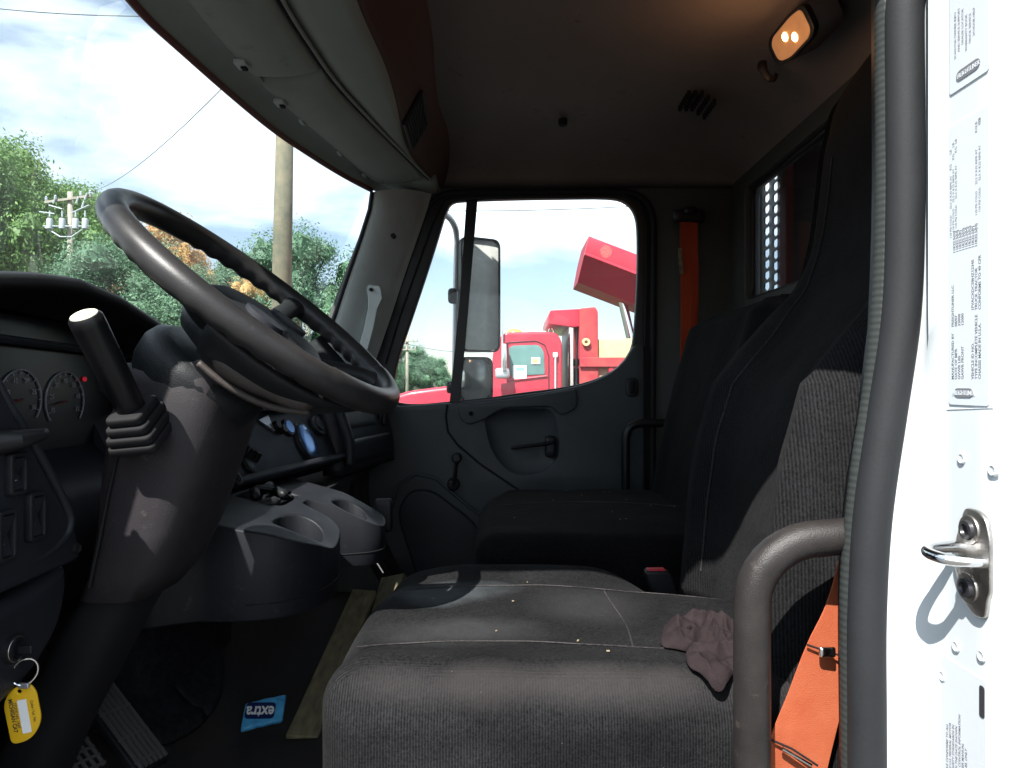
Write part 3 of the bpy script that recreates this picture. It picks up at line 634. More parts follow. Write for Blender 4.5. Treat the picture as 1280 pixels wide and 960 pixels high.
# dome lamp
dl = thing('dome_lamp', (.628, 1.54, .78), 'lit amber dome lamp with two glowing bulbs set in the rear headliner', 'lamp')
o_ = px(990, 45, 1.50); nrm = Vector((-.90, -.06, -.42)).normalized()
ux = Vector((0, 1, 0)); ux = (ux-nrm*ux.dot(nrm)).normalized(); uy = nrm.cross(ux)
Md = fr(o_, ux, uy)
def lampout(k): return [Vector((p.x*k, p.y*k)) for p in rpoly([(-.078, -.026), (-.03, -.034), (.06, -.034), (.078, -.022), (.078, .022), (.03, .036), (-.06, .036), (-.078, .026)], .018, 5)]
Mdz = fr(o_, ux, uy)
flip_ = -1 if (Mdz.to_3x3() @ Vector((0, 0, 1))).dot(nrm) < 0 else 1
T_ = lambda z: Mdz @ Matrix.Translation((0, 0, z*flip_))
mk('bezel', plate(lampout(1.12), [lampout(.93)], .014, .003, 2, T_(.0)), g['dark'], dl)
ln = mk('lens', plate(lampout(.94), [], .010, .0035, 3, T_(.002)), g['lens'], dl)
for (a, b) in ((.012, -.008), (-.018, .010)):
    mk('bulb', lathe(T_(.0075) @ Vector((a, b, 0)), nrm, [(0, .010), (.002, .0085), (.0032, .004)], 16), g['bulb'], dl)
mk('housing', plate(lampout(1.10), [], .06, .003, 1, T_(-.036)), g['liner'], dl)
ck = thing('coat_hook', tuple(px(960, 96, 1.62)), 'small black coat hook beside the lit dome lamp', 'hook')
c0 = px(955, 82, 1.62)
mk('hook', tube(cr([c0+Vector((0, .01, .012)), c0+Vector((-.004, 0, -.004)), c0+Vector((.006, -.004, -.028)), c0+Vector((.020, -.006, -.036)), c0+Vector((.028, -.004, -.022))], 6), [.011]*8+[.009]*8+[.006]*9, 10, flat=.55), g['dark'], ck)

# unseen open driver door, added to keep sky light off the dash
dd = thing('added_driver_door', (-.66, .50, -1.1), 'added white driver door, unseen, swung open ahead of the doorway to darken the dash', 'door')
Mdd = fr((-.64, .50, 0), Vector((-.18, -1, 0)), (0, 0, 1))
mk('door_shell', plate(rpoly([(0, -1.1), (.95, -1.05), (.97, -.02), (.0, .04)], .05, 4), [], .05, .01, 2, Mdd), g['white'], dd)
mk('window_frame', plate(rpoly([(0, .02), (.97, -.04), (.97, .55), (.85, .64), (.35, .64)], .06, 4), [rpoly([(.06, .04), (.90, .0), (.90, .50), (.80, .57), (.38, .57)], .05, 4)], .035, .006, 2, Mdd), g['dark'], dd)
mk('window_pane', plate(rpoly([(.05, .03), (.91, -.01), (.91, .51), (.81, .58), (.37, .58)], .05, 4), [], .004, 0, 0, Mdd), g['sideglass'], dd)
mk('inner_panel', plate(rpoly([(.03, -1.05), (.92, -1.0), (.93, -.05), (.03, .0)], .05, 4), [], .03, .008, 2, Mdd @ Matrix.Translation((0, 0, .04))), g['doorp'], dd)
# ================= PASSENGER DOOR =================
door = thing('passenger_door', (0, 2.46, -.95), 'closed grey passenger door with black window frame, divider bar, pull recess and crank', 'door')
def DD(u, v, y): p = px(u, v, y); return Vector((p.x, p.z))
yd = 2.465
def dp(lst, y): return [((*DD(q[0], q[1], y),)+tuple(q[2:])) for q in lst]
outer = rpoly(dp([(462, 470, .05), (541, 243, .08), (812, 243, .12), (812, 600, .04), (822, 762, .07), (520, 800, .1), (430, 650, .1)], yd), .05, 7)
win = [(493, 500), (493, 478), (500, 445), (515, 400), (533, 346), (549, 296), (558, 268), (566, 255), (585, 252), (640, 250), (700, 249), (760, 249), (782, 255), (793, 270), (796, 295), (796, 340), (794, 385), (790, 430), (779, 452), (757, 468), (728, 479), (690, 486), (650, 491), (610, 497), (560, 502), (520, 505)]
winc = [Vector(DD(u, v, yd)) for u, v in win]
ws = [Vector((p.x, p.y)) for p in cr([(p.x, p.y, 0) for p in winc], 3, True)]
mk('window_frame', plate([(p.x, p.y) for p in outer], [ws], .035, .005, 2, FY(yd)), g['dark'], door)
mk('frame_bead', tube([px(u, v, yd-.022) for u, v in [(482, 455), (500, 395), (522, 332), (541, 278), (556, 250), (580, 243), (660, 240), (730, 239), (775, 241), (800, 254), (808, 280), (808, 350), (806, 430)]], .0035, 8), g['rubber'], door)
mk('window_pane', plate(ws, [], .003, 0, 0, FY(yd+.004)), g['sideglass'], door)
mk('divider_bar', loft([[px(583, 251, yd-.022), px(597, 251, yd-.022), px(597, 251, yd+.012), px(583, 251, yd+.012)], [px(574, 380, yd-.022), px(586, 380, yd-.022), px(586, 380, yd+.012), px(574, 380, yd+.012)], [px(562, 503, yd-.022), px(575, 503, yd-.022), px(575, 503, yd+.012), px(562, 503, yd+.012)]]), g['dark'], door, bevel=.002)
yp = 2.425
lower = rpoly(dp([(470, 490, .02), (497, 508, .01), (560, 504, .01), (620, 498, .02), (690, 489, .05), (735, 480, .05), (765, 466, .04), (782, 450, .03), (792, 432, .012), (806, 432, .01), (806, 600, .02), (804, 745, .06), (530, 772, .09), (460, 635, .08), (462, 520, .03)], yp), .03, 5)
arm = [Vector((p[0], p[1])) for p in rpoly(dp([(606, 521, .03), (628, 513, .02), (690, 512, .04), (697, 540, .05), (698, 575, .08), (672, 593, .08), (640, 592, .07), (616, 566, .06)], yp), .04, 7)]
mk('panel', plate([(p.x, p.y) for p in lower], [arm], .05, .009, 3, FY(yp+.02)), g['doorp'], door)
# recess bowl
cpt = sum(arm, Vector((0, 0)))/len(arm)
rings = [[Vector((lerp(p.x, cpt.x, k), yp+dy, lerp(p.y, cpt.y, k))) for p in arm] for k, dy in ((-.02, .0), (.03, .006), (.14, .014), (.4, .019), (.8, .020))]
mk('pull_recess', loft(rings+[[Vector((lerp(p.x, cpt.x, .99), yp+.020, lerp(p.y, cpt.y, .99))) for p in arm]], False, False), g['doorp'], door, smooth=180)
# raised strip with screw over the recess
stp = rpoly(dp([(572, 506, .01), (640, 499, .01), (720, 486, .01), (723, 510, .03), (700, 520, .03), (690, 508, .02), (628, 510, .03), (606, 524, .02), (585, 532, .03), (574, 522, .02)], yp-.008), .01, 4)
mk('upper_strip', plate([(p.x, p.y) for p in stp], [], .018, .005, 2, FY(yp-.008)), g['doorp'], door)
mk('strip_screw', lathe(px(589, 517, yp-.017), (0, -1, 0), [(-.004, .009), (.003, .0085), (.003, .005), (0, .004)], 16), g['blackhole'], door)
# seam grooves
mk('panel_seam', tube([px(u, v, yp-.006) for u, v in [(559, 506), (557, 520), (560, 540), (572, 556), (600, 580), (640, 607), (690, 640)]], .0042, 8), g['blackhole'], door)
# pull handle in the recess
hd = mk('release_handle', tube(cr([px(640, 560, yp+.004), px(655, 558, yp-.012), px(680, 555, yp-.014), px(692, 552, yp-.010)], 6), [.008+.004*i/18 for i in range(19)], 10, flat=.7), g['dark'], door)
mk('handle_pivot', softbox(px(688, 558, yp), (.020, .016, .038), .012, 6), g['dark'], hd, smooth=180)
# window crank
cr1, cr2 = px(567, 606, yp-.03), px(572, 571, yp-.045)
ck_ = mk('window_crank', tube([cr1, cr1.lerp(cr2, .5), cr2], [.017, .013, .013], 12, flat=.5), g['dark'], door)
mk('crank_boss', lathe(px(567, 605, yp-.005), (0, -1, 0), [(0, .024), (.02, .022), (.032, .017), (.036, .008)], 18), g['dark'], ck_)
mk('crank_knob', lathe(px(572, 571, yp-.03), (0, -1, 0), [(0, .012), (.015, .015), (.03, .0185), (.045, .0175), (.052, .011)], 18), g['dark'], ck_)
# lock oval
lo_ = plate([Vector((p.x, p.y)) for p in rpoly([(-.022, -.034, .02), (.022, -.034, .02), (.022, .034, .02), (-.022, .034, .02)], .02, 6)], [], .014, .004, 2, fr(px(790, 484, yp-.008), (1, 0, 0), (0, 0, 1)))
lk = mk('lock_escutcheon', lo_, g['dark'], door)
mk('lock_knob', softbox(px(790, 484, yp-.022), (.010, .010, .022), .008, 6), g['blackhole'], lk, smooth=180)
# speaker pocket / lower bulge arcs
mk('pocket_rim', tube([px(u, v, yp-.012) for u, v in [(488, 640), (498, 606), (520, 592), (545, 598), (580, 628), (610, 652), (640, 690)]], .006, 10), g['doorp'], door)
mk('lower_pocket', plate([Vector((p[0], p[1])) for p in rpoly(dp([(495, 640, .05), (512, 612, .05), (540, 612, .05), (590, 650, .04), (640, 720, .05), (530, 750, .08)], yp-.018), .05, 6)], [], .03, .01, 3, FY(yp-.012)), g['dash'], door)
# passenger grab bar by the door
pg = thing('grab_bar', tuple(px(783, 620, 2.3)), 'thin black grab bar bent beside the rear edge of the passenger door', 'grab bar')
b_ = [px(782, 640, 2.3), px(782, 600, 2.3), px(782, 560, 2.3), px(783, 545, 2.3), px(787, 535, 2.3), px(796, 530, 2.3), px(815, 529, 2.3), px(850, 529, 2.3), px(905, 529, 2.3)]
mk('tube', tube(cr(b_, 3), .0145, 12), g['blackbar'], pg, smooth=180)

# ================= SEATS =================
def seat(name, label, y0, y1, ztop, x0, x1, fx, near, driver):
    t = thing(name, ((x0+x1)/2, (y0+y1)/2, -.80), label, 'seat')
    yc, hy = (y0+y1)/2, (y1-y0)/2; xc, hx = (x0+x1)/2, (x1-x0)/2
    def warp(p, w):
        p = p.copy()
        k = (1-w.y*w.y)*(1-w.x**2)
        if w.z > 0:
            p.z += .014*k*w.z
            if driver:
                # raised rolled edges, hollow where one sits, drooping back corner
                p.z += -.012*math.exp(-((w.x-.1)**2+w.y**2)*3)+.010*math.exp(-((abs(w.y)-.80)/.14)**2)*(1-w.x*.6)
                p.z -= .14*sm((w.x-.10)/.9)*sm((w.y-.15)/.85)
                p.z -= .02*sm((-w.x-.55)/.45)*sm((w.y-.2)/.8)
        p.x += -.016*(1-w.y*w.y)*(1 if w.x < 0 else 0)*min(1, -w.x)
        p.x += .035*(1 if w.x < 0 else 0)*sm((w.y-.3)/.7)*abs(w.x) if not driver else .012*sm((w.y-.5)/.5)*(w.x < 0)
        p += Vector((0, 0, 1))*.004*noise.noise(p*9)
        p.y += .004*noise.noise(p*11+Vector((3, 1, 2)))
        return p
    cu = mk('cushion', softbox((xc, yc, ztop-.09), (hx, hy, .09), .055 if driver else .05, 44, warp), g['fabtop'] if driver else g['fabdark'], t, smooth=180)
    def top(x, y):
        w = Vector(((x-xc)/hx, (y-yc)/hy, 1)); q = Vector((x, y, ztop)); return warp(q, w)+Vector((0, 0, .0012))
    if driver:
        mk('seam', tube([top(lerp(x0+.05, x1-.02, i/30), y0+.355+.012*math.sin(i/6)) for i in range(31)], .0010, 6), g['fabrich'], cu)
        mk('seam', tube([top(lerp(x0+.03, x1-.02, i/30), y0+.115+.010*math.sin(i/5)) for i in range(31)], .0010, 6), g['fabrich'], cu)
        mk('seam', tube([top(xc+.06+.004*math.sin(i/3), lerp(y0+.115, y0+.35, i/14)) for i in range(15)], .0012, 6), g['fabrich'], cu)
    else:
        mk('seam', tube([top(lerp(x0+.05, x1-.02, i/30), yc+.01*math.sin(i/6)) for i in range(31)], .002, 6), g['fabrich'], cu)
    # base
    mk('seat_base', softbox((xc+.02, yc, (ztop-.17-.82)/2), (hx*.82, hy*.82, abs(ztop-.16+.82)/2), .03, 8), g['truckdark'], t, smooth=60)
    # backrest: rings up the height
    zt = fx[-1][0]; z0 = fx[0][0]; rings = []; NZ = 60
    for i in range(NZ+1):
        q = i/NZ; z = lerp(z0, zt, q); f = interp(fx, z)
        ta = sm((q-.93)/.07); tb = sm((.04-q)/.04)
        if driver:
            hw = hy*lerp(.99, .97, q)-.045*ta**2; dep = lerp(.085, .10, q)-.035*ta
            bol = .050*(1-sm((z-.05)/.2))
        else:
            hw = hy*.985-.07*ta**2; dep = .11-.03*ta; bol = .018
        dep = max(dep, .03)-.03*tb; r = []
        n = 22
        for k in range(n+1):     # front face from near to far
            w = -1+2*k/n; e = 1-abs(w)**7*.55
            x = f-bol*math.exp(-((abs(w)-.80)/.17)**2)+.03*abs(w)**9+ta*.02
            if driver: x += .006*math.sin(w*2)
            r.append(Vector((x, yc+hw*(1-(1-abs(w))*.0)*w, z)))
        for k in range(1, 5): r.append(Vector((f+dep*k/5, yc+hw*(1+.015*math.sin(k/5*pi)), z)))
        for k in range(n+1):
            w = 1-2*k/n; r.append(Vector((f+dep-.03*abs(w)**6, yc+hw*w*.97, z)))
        for k in range(1, 5): r.append(Vector((f+dep*(5-k)/5, yc-hw*(1+.015*math.sin(k/5*pi)), z)))
        r = [p+Vector((.003*noise.noise(p*10), .004*noise.noise(p*8+Vector((5, 5, 5))), 0)) for p in r]
        rings.append(r)
    bk = mk('backrest', loft(rings), g['fabric'] if driver else g['fabdark'], t, smooth=180)
    if driver:
        for w in (-.60, .60):
            pp = []
            for i in range(3, 46):
                q = i/NZ; r = rings[i]; k = int(round((w+1)/2*22)); pp.append(r[k]+Vector((-.0015, 0, 0)))
            mk('seam', tube(pp, .0016, 6), g['fabrich'], bk)
    return t, rings, top
dseat, drings, dtop = seat('driver_seat', 'nearest black cloth truck seat, sunlit ribbed cushion with worn pale patches and tall tapering back', .745, 1.262, -.335, -.215, .40,
    [(-.37, .335), (-.2, .348), (-.09, .365), (.0, .392), (.08, .455), (.16, .505), (.26, .528), (.41, .545), (.50, .565), (.58, .62), (.64, .67)], None, True)
pseat, prings, ptop = seat('passenger_seat', 'far dark cloth truck seat in shade between the driver seat and the passenger door', 1.44, 2.13, -.325, -.075, .50,
    [(-.36, .43), (-.2, .455), (-.0, .50), (.1, .53), (.17, .55), (.20, .58)], None, False)
# a pale abraded patch and crumbs on the cushion
cm = MB(); rnd = random.Random(3)
for (u, v) in ((645, 753), (723, 803), (661, 730), (760, 818), (625, 792)):
    p = pZ(u, v, -.33)
    if p.y < .8 or p.y > 1.22: continue
    q = dtop(p.x, p.y); M_ = Matrix.Rotation(rnd.random()*3, 3, 'Z'); s_ = rnd.uniform(.0012, .0028)
    cm.add(box(q+Vector((0, 0, .001)), (s_*1.5, s_, .0012), M_))
for k in range(12):
    x, y = rnd.uniform(-.05, .42), rnd.uniform(1.5, 2.05); q = ptop(x, y); s_ = rnd.uniform(.0012, .0026)
    cm.add(box(q+Vector((0, 0, .001)), (s_*1.5, s_, .0012), Matrix.Rotation(rnd.random()*3, 3, 'Z')))
tag(mk('leaf_crumbs', cm, mat('dry leaf crumbs', (.22, .18, .12), .8), None), 'tiny pale leaf crumbs scattered over both dark seat cushions', 'crumbs', kind='stuff')
# belt buckle between the seats
bk_ = thing('belt_buckle', tuple(px(838, 765, 1.30)), 'black seat belt buckle with red release button standing between the seats', 'seat belt buckle')
a, b = px(843, 775, 1.29), px(820, 712, 1.29); d = (a-b).normalized()
X_, Y_ = frame_of(d)
mk('housing', loft([[p+Vector((-w, 0, 0))+d*0+Vector((0, -h, 0)), p+Vector((w, -h, 0)), p+Vector((w, h, 0)), p+Vector((-w, h, 0))] for p, w, h in ((b, .022, .012), (b+d*.01, .025, .014), (b.lerp(a, .5), .024, .014), (a, .021, .012), (a+d*.02, .014, .008))]), g['dark'], bk_, bevel=.004)
mk('release_button', loft([[p+Vector((-w, -h, 0)), p+Vector((w, -h, 0)), p+Vector((w, h, 0)), p+Vector((-w, h, 0))] for p, w, h in ((b-d*.003, .017, .008), (b+d*.004, .018, .009))]), g['redbtn'], bk_, bevel=.002)
mk('buckle_stalk', ribbon(cr([a, px(850, 776, 1.28), px(866, 760, 1.26), px(882, 745, 1.26), px(900, 738, 1.27)], 6), Vector((.004, .0, .012)), .0018), g['alum'], bk_)
# ================= BELTS =================
ob = thing('seat_belt', tuple(px(1000, 950, .73)), 'bright orange seat belt with metal clip in the sun behind the foreground grab bar', 'seat belt', None)
def strap(ce, hw, y):   # ce list of (uL,vL,uR,vR)
    c, w = [], []
    for (a1, b1, a2, b2, yy) in ce:
        p, q = px(a1, b1, yy), px(a2, b2, yy+.008); c.append((p+q)/2); w.append(q-p)
    return c, w
c_, w_ = strap([(1052, 690, 1095, 700, .725), (1034, 752, 1092, 770, .722), (1009, 806, 1070, 822, .718), (985, 868, 1052, 884, .716), (961, 925, 1034, 958, .714), (950, 968, 1022, 985, .716)], 0, 0)
mk('webbing', ribbon(cr(c_, 5), [w_[min(5, i//5)].lerp(w_[min(5, i//5+1)], (i % 5)/5) for i in range(26)], .0010), g['orange'], ob, smooth=60)
mk('stitch_line', tube([px(1009, 806, .7125), px(1024, 811, .7135), px(1058, 822, .7145)], .0011, 6), g['blackhole'], ob)
mk('stitch_line', tube([px(962, 924, .709), px(990, 936, .7095), px(1022, 957, .7105)], .0012, 6), g['blackhole'], ob)
mk('metal_clip', softbox(px(1034, 815, .709), (.0085, .0025, .0055), .0024, 6), g['chrome'], ob, smooth=180)
mk('end_bar', tube([px(978, 935, .7065), px(1014, 956, .7075)], .0022, 8), g['chrome'], ob)
pb = thing('seat_belt', tuple(px(860, 500, 2.36)), 'long orange red seat belt hanging in shade on the far pillar beside the passenger door', 'seat belt')
cs = []
for (u, v, w, dy) in ((861, 268, 22, 0), (861, 300, 22, 0), (862, 340, 22, .0), (862, 380, 22, .0), (861, 420, 20, .004), (858, 460, 17, .01), (854, 500, 12, .015), (849, 540, 8, .02)):
    p = px(u-w/2, v, 2.385+dy); q = px(u+w/2, v, 2.395+dy*1.5); cs.append(((p+q)/2, q-p))
mk('webbing', ribbon([c for c, w in cs], [w for c, w in cs], .001), g['orangedull'], pb, smooth=60)
mk('webbing_fold', ribbon([px(868, 330, 2.384), px(868, 370, 2.382), px(865, 410, 2.380), px(859, 445, 2.385)], [Vector((.030, .006, 0)), Vector((.026, .006, 0)), Vector((.018, .006, 0)), Vector((.006, .004, 0))], .001), g['orangedull'], pb)
mk('upper_guide', softbox(px(861, 270, 2.39), (.055, .02, .022), .012, 8), g['dark'], pb, smooth=180)
mk('bolt_cap', softbox(px(862, 264, 2.375), (.024, .02, .016), .014, 8), g['dark'], pb, smooth=180)
tg = MB(); tg.add(ribbon([px(850, 310, 2.38), px(850, 324, 2.378), px(852, 342, 2.378)], Vector((.014, 0, 0)), .0005))
mk('care_tag', tg, g['wood'], pb)

# ================= CLOTH (crumpled glove) =================
def glf(s_, t_):
    a = 2*pi*t_; r = s_; RR = 1+.13*math.sin(3*a+1)+.10*math.sin(5*a+.4)+.06*math.sin(9*a)
    x = .252+.058*RR*r*math.cos(a); y = .855+.092*RR*r*math.sin(a)+.01*math.cos(a)*r
    q = dtop(x, max(y, .752)); p = Vector((x*26, y*19, 0)); n1 = noise.noise(p+Vector((3.1, 0, .5))); n2 = noise.noise(p*2.1+Vector((0, 7.3, 2))); n3 = noise.noise(p*4.5)
    hh = .020*(1-abs(n1)*2.6)+.012*(1-abs(n2)*2.8)+.003*n3
    e = 1-r**5
    z = q.z+.0025+max(.001, .006+hh*.85)*e**.6*(.75+.25*math.cos(a-.8))
    drop = max(0, .757-y); z -= drop*1.2
    k = .012*n2*r
    return (x+k*.5, y+k, z)
go = mk('crumpled_glove', slab(glf, 60, 120, (0, 0, -.0022)), g['cloth'], None, smooth=180)
tag(go, 'crumpled mauve brown knit glove lying on the driver seat edge behind the grab bar', 'glove')
# ================= STEERING WHEEL =================
Cw = Vector((-.3456, .95, .1098)); pw = Vector((-.779, 0, .627)).normalized(); nw = Vector((.627, 0, .779)).normalized(); qw = (Vector((0, -1, 0))*math.cos(.035)-nw*math.sin(.035)).normalized(); nw = qw.cross(pw).normalized()
if nw.z < 0: nw = -nw
RW_ = .2135
def WP(th, r, h=0.): return Cw+(pw*math.cos(th)+qw*math.sin(th))*r+nw*h
wh = thing('steering_wheel', tuple(Cw-nw*.1), 'large worn black steering wheel with finger grips and padded hub in front of the windscreen', 'steering wheel')
rings = []; NT = 220
for i in range(NT):
    th = 2*pi*i/NT; rad = (pw*math.cos(th)+qw*math.sin(th)); rr = []
    deg = (math.degrees(th)+180) % 360-180
    grip = 1 if (25 < abs(deg) < 77 or 88 < abs(deg) < 135) else 0
    gw = min(1, min(abs(abs(deg)-25), abs(abs(deg)-77))/5) if 25 < abs(deg) < 77 else (min(1, min(abs(abs(deg)-88), abs(abs(deg)-135))/5) if 88 < abs(deg) < 135 else 0)
    for k in range(20):
        ph = 2*pi*k/20; c, s = math.cos(ph), math.sin(ph)
        r = .0172
        ins = max(0, -c*.40-s*.92)      # inner / underside
        r += grip*gw*ins*(.0017*math.cos(math.radians(deg)*46)-.0010)
        if abs(deg) > 140: r += .0015*max(0, s)
        rr.append(Cw+rad*(RW_+r*c)+nw*(r*s*1.05))
    rings.append(rr)
mk('rim', loft(rings, closed=True), g['rim'], wh, smooth=180)
def spoke(th, w0=.034, w1=.026, h0=-.045, name='spoke'):
    t = (-pw*math.sin(th)+qw*math.cos(th)); rr = []
    for k in range(13):
        s = k/12; r = lerp(.07, RW_-.006, s); h = lerp(h0, -.004, sm(s)); w = (lerp(w0, w1, sm(s*1.3))+.022*sm((s-.78)/.22)**2)/2*1.15; th_ = lerp(.016, .013, s)
        c = Cw+(pw*math.cos(th)+qw*math.sin(th))*r+nw*h
        rr.append([c+t*w*math.cos(a)+nw*th_*math.sin(a)*(1.) for a in [2*pi*j/16 for j in range(16)]])
    return mk(name, loft(rr), g['pad'], wh, smooth=180)
for d in (82, -82, 146, -146): spoke(R(d))
# hub: padded centre with raised crest, horn buttons
def hubring(r, h, ex=1.15): r *= 1.14; h += .010; return [Cw-pw*.018+(pw*math.cos(a)*1.0*(r+ .012*max(0, -math.cos(a)))+qw*math.sin(a)*r*ex)+nw*h for a in [2*pi*j/48 for j in range(48)]]
hub = mk('hub_pad', loft([hubring(.06, -.098, 1), hubring(.078, -.088, 1), hubring(.086, -.070, 1), hubring(.086, -.048, 1), hubring(.080, -.032, 1), hubring(.066, -.022, 1), hubring(.045, -.017, 1), hubring(.02, -.015, 1)]), g['pad'], wh, smooth=180)
mk('horn_button', loft([[Cw+nw*.011-pw*.018+pw*(a*.030-.01)+qw*(b*.018-.045)+nw*h for a, b in [(math.cos(2*pi*j/20), math.sin(2*pi*j/20)) for j in range(20)]] for h in (-.026, -.013)]), g['dash'], hub)
mk('horn_button', loft([[Cw+nw*.011-pw*.018+pw*(a*.030-.01)+qw*(b*.018+.045)+nw*h for a, b in [(math.cos(2*pi*j/20), math.sin(2*pi*j/20)) for j in range(20)]] for h in (-.026, -.013)]), g['dash'], hub)
# lower apron of the wheel: worn stitched covers bridging lower spokes and rim (near and far)
def apron(s, t, sgn):
    th = R(lerp(100, 172, t))*sgn; r = lerp(.085, RW_-.010, s); h = lerp(-.060, -.014, s**1.4)-.020*math.sin(pi*s)-.008*math.sin(pi*t)
    return Cw+(pw*math.cos(th)+qw*math.sin(th))*r+nw*h
for sgn in (1, -1):
    mk('lower_cover', slab(lambda s, t: apron(s, t, sgn), 10, 24, nw*-.010), g['pad'], wh, smooth=180)
# worn leather-look roll under the near rim
roll = [WP(R(d), r, h) for d, r, h in ((104, .160, -.052), (114, .166, -.055), (124, .171, -.056), (134, .174, -.053), (143, .179, -.047), (150, .186, -.038))]
rl = cr(roll, 8)
mk('worn_grip_roll', tube(rl, lambda t: (.013+.002*math.sin(t*9))*(.25+.75*min(1, t*6, (1-t)*7)), 14), g['worn'], wh, smooth=180)
rl2 = cr([WP(R(d), r, h) for d, r, h in ((104, .170, -.071), (116, .177, -.073), (128, .182, -.071), (138, .187, -.064), (148, .192, -.052))], 6)
mk('cover_edge', tube(rl2, .0042, 8), g['worn'], wh, smooth=180)
# ================= STEERING COLUMN =================
sc_ = thing('steering_column', (-.50, .95, -.8), 'wide grey steering column shroud with a patch of sun under the wheel', 'steering column')
def cring(z, x, hx, y, hy, sl=0., n=32, e=3.2):
    o = []
    for j in range(n):
        a = 2*pi*j/n; c, s = math.cos(a), math.sin(a); c_ = abs(c)**(2/e)*(1 if c > 0 else -1); s_ = abs(s)**(2/e)*(1 if s > 0 else -1)
        o.append(Vector((x+hx*c_, y+hy*s_, z+sl*hx*c_)))
    return o
mk('shroud', loft([cring(.028, -.455, .05, .955, .07, .1), cring(.020, -.450, .072, .955, .085, .2), cring(-.0, -.445, .080, .955, .092, .1), cring(-.06, -.455, .080, .955, .093), cring(-.12, -.470, .074, .955, .090), cring(-.19, -.485, .064, .955, .088), cring(-.25, -.505, .055, .955, .084), cring(-.285, -.53, .05, .957, .07)]), g['column'], sc_, smooth=50)
mk('column_dark_sleeve', loft([cring(-.28, -.535, .040, .96, .06), cring(-.34, -.575, .045, .965, .06), cring(-.50, -.66, .045, .97, .055), cring(-.66, -.74, .05, .98, .06)]), g['blackhole'], sc_, smooth=60)  # black sleeve standing in for the darkness below the shroud
mk('shroud_seam', tube([Vector((x, .955-.0925*k, z)) for x, z, k in ((-.478, -.03, 1), (-.497, -.08, 1.), (-.512, -.14, .965), (-.525, -.2, .94), (-.54, -.26, .9))], .0022, 6), g['blackhole'], sc_)
hc = Cw-nw*.055+Vector((-.012, 0, 0))
mk('switch_collar', lathe(hc-nw*.080+Vector((-.018, 0, -.030)), nw, [(0, .066), (.006, .080), (.03, .090), (.055, .092), (.070, .086), (.078, .072)], 40), g['pad'], sc_, smooth=60)
mk('collar_cap', softbox(hc-nw*.07+Vector((-.060, .02, -.010)), (.055, .085, .026), .022, 10), g['pad'], sc_, smooth=180)
# hand lever
lv = thing('column_lever', (-.468, .85, -.06), 'thick black control lever with a cream end cap standing in a stepped rubber boot', 'lever')
Lb, Lt = px(165, 512, .835), px(105, 394, .765); dl_ = (Lt-Lb).normalized()
mk('grip', tube([Lb, Lb.lerp(Lt, .04), Lb.lerp(Lt, .5), Lb.lerp(Lt, .9), Lb.lerp(Lt, .97), Lt], [.0150, .0165, .0178, .0185, .0182, .0155], 28), g['blackbar'], lv, smooth=50)
mk('end_cap', lathe(Lt-dl_*.001, dl_, [(0, .0148), (.002, .0142), (.0035, .011), (.004, .001)], 28), mat('cream cap', (.75, .72, .55), .4), lv)
mk('ring', tube([Lb+ (dl_*0)+x for x in [ (frame_of(dl_)[0]*math.cos(2*pi*i/24)+frame_of(dl_)[1]*math.sin(2*pi*i/24))*.0172 for i in range(24)]], .002, 8, closed=True), g['rubber'], lv)
ax = Vector((.35, -.25, .9)).normalized(); 
for (dd, s_, nm) in ((-.002, .027, 'boot_step'), (-.014, .031, 'boot_step'), (-.026, .035, 'boot_step'), (-.038, .037, 'boot_step')):
    c = Lb+dl_*dd; U = Vector((1, 0, 0)); U = (U-dl_*U.dot(dl_)).normalized(); W = dl_.cross(U)
    mk(nm, plate(rrect(-s_*.82, -s_, s_*.82, s_, .009), [], .0115, .003, 2, fr(c, U, W)), g['blackhole'], lv)
nt = MB()
for k, w in enumerate((.002, .004, .003, .005)):   # faint moulded marks on the grip
    base = Lb.lerp(Lt, .52+.03*k); X0, Y0 = frame_of(dl_); fn = Vector((.25, -.95, .1)); fn = (fn-dl_*fn.dot(dl_)).normalized()
    sd = dl_.cross(fn); nt.add(box(base+fn*.0178, (.0022, .0015, .0032), Matrix((sd, fn, dl_)).transposed()))
mk('grip_marks', nt, g['rubber'], lv)
# ================= DASHBOARD =================
db = thing('dashboard', (-.7, 1.5, -.6), 'dark truck dashboard with round gauges behind a curved hood, switch pods and vents', 'dashboard')
def dtopf(s, t):
    y = lerp(.64, 2.42, t); x = lerp(-1.0, -.60+.02, s) if y > 1.37 else lerp(-1.0, -.80, s)
    if y > 1.9: x = lerp(-1.0, -.56+.14*sm((y-1.9)/.5), s)
    z = .0-.035*sm((y-1.3)/.8)-.02*s; return (x, y, z)
mk('dash_top', slab(dtopf, 12, 60, (0, 0, -.03)), g['dashtop'], db, smooth=60)
# instrument hood
ht = [(.62, .095), (.70, .118), (.83, .137), (.90, .147), (.98, .153), (1.08, .141), (1.175, .117), (1.265, .094), (1.32, .06), (1.36, .0)]
def hood(s, t):
    y = lerp(.60, 1.36, t); h = interp(ht, y)
    prof = [(-.98, .0), (-.90, h*.55), (-.80, h*.86), (-.70, h*.99), (-.635, h+.001), (-.618, h-.003), (-.612, h-.012), (-.617, h-.020), (-.64, h-.022), (-.70, h-.03), (-.72, h-.045)]
    return (prof[int(round(s*10))][0], y, prof[int(round(s*10))][1])
mk('instrument_hood', surf(hood, 10, 60), g['dashtop'], db, smooth=180)
mk('hood_side', plate([(-.98, -.05), (-.98, .0), (-.80, .07), (-.66, .09), (-.62, .06), (-.64, -.05)], [], .03, .008, 2, FY(1.31)), g['dashtop'], db)
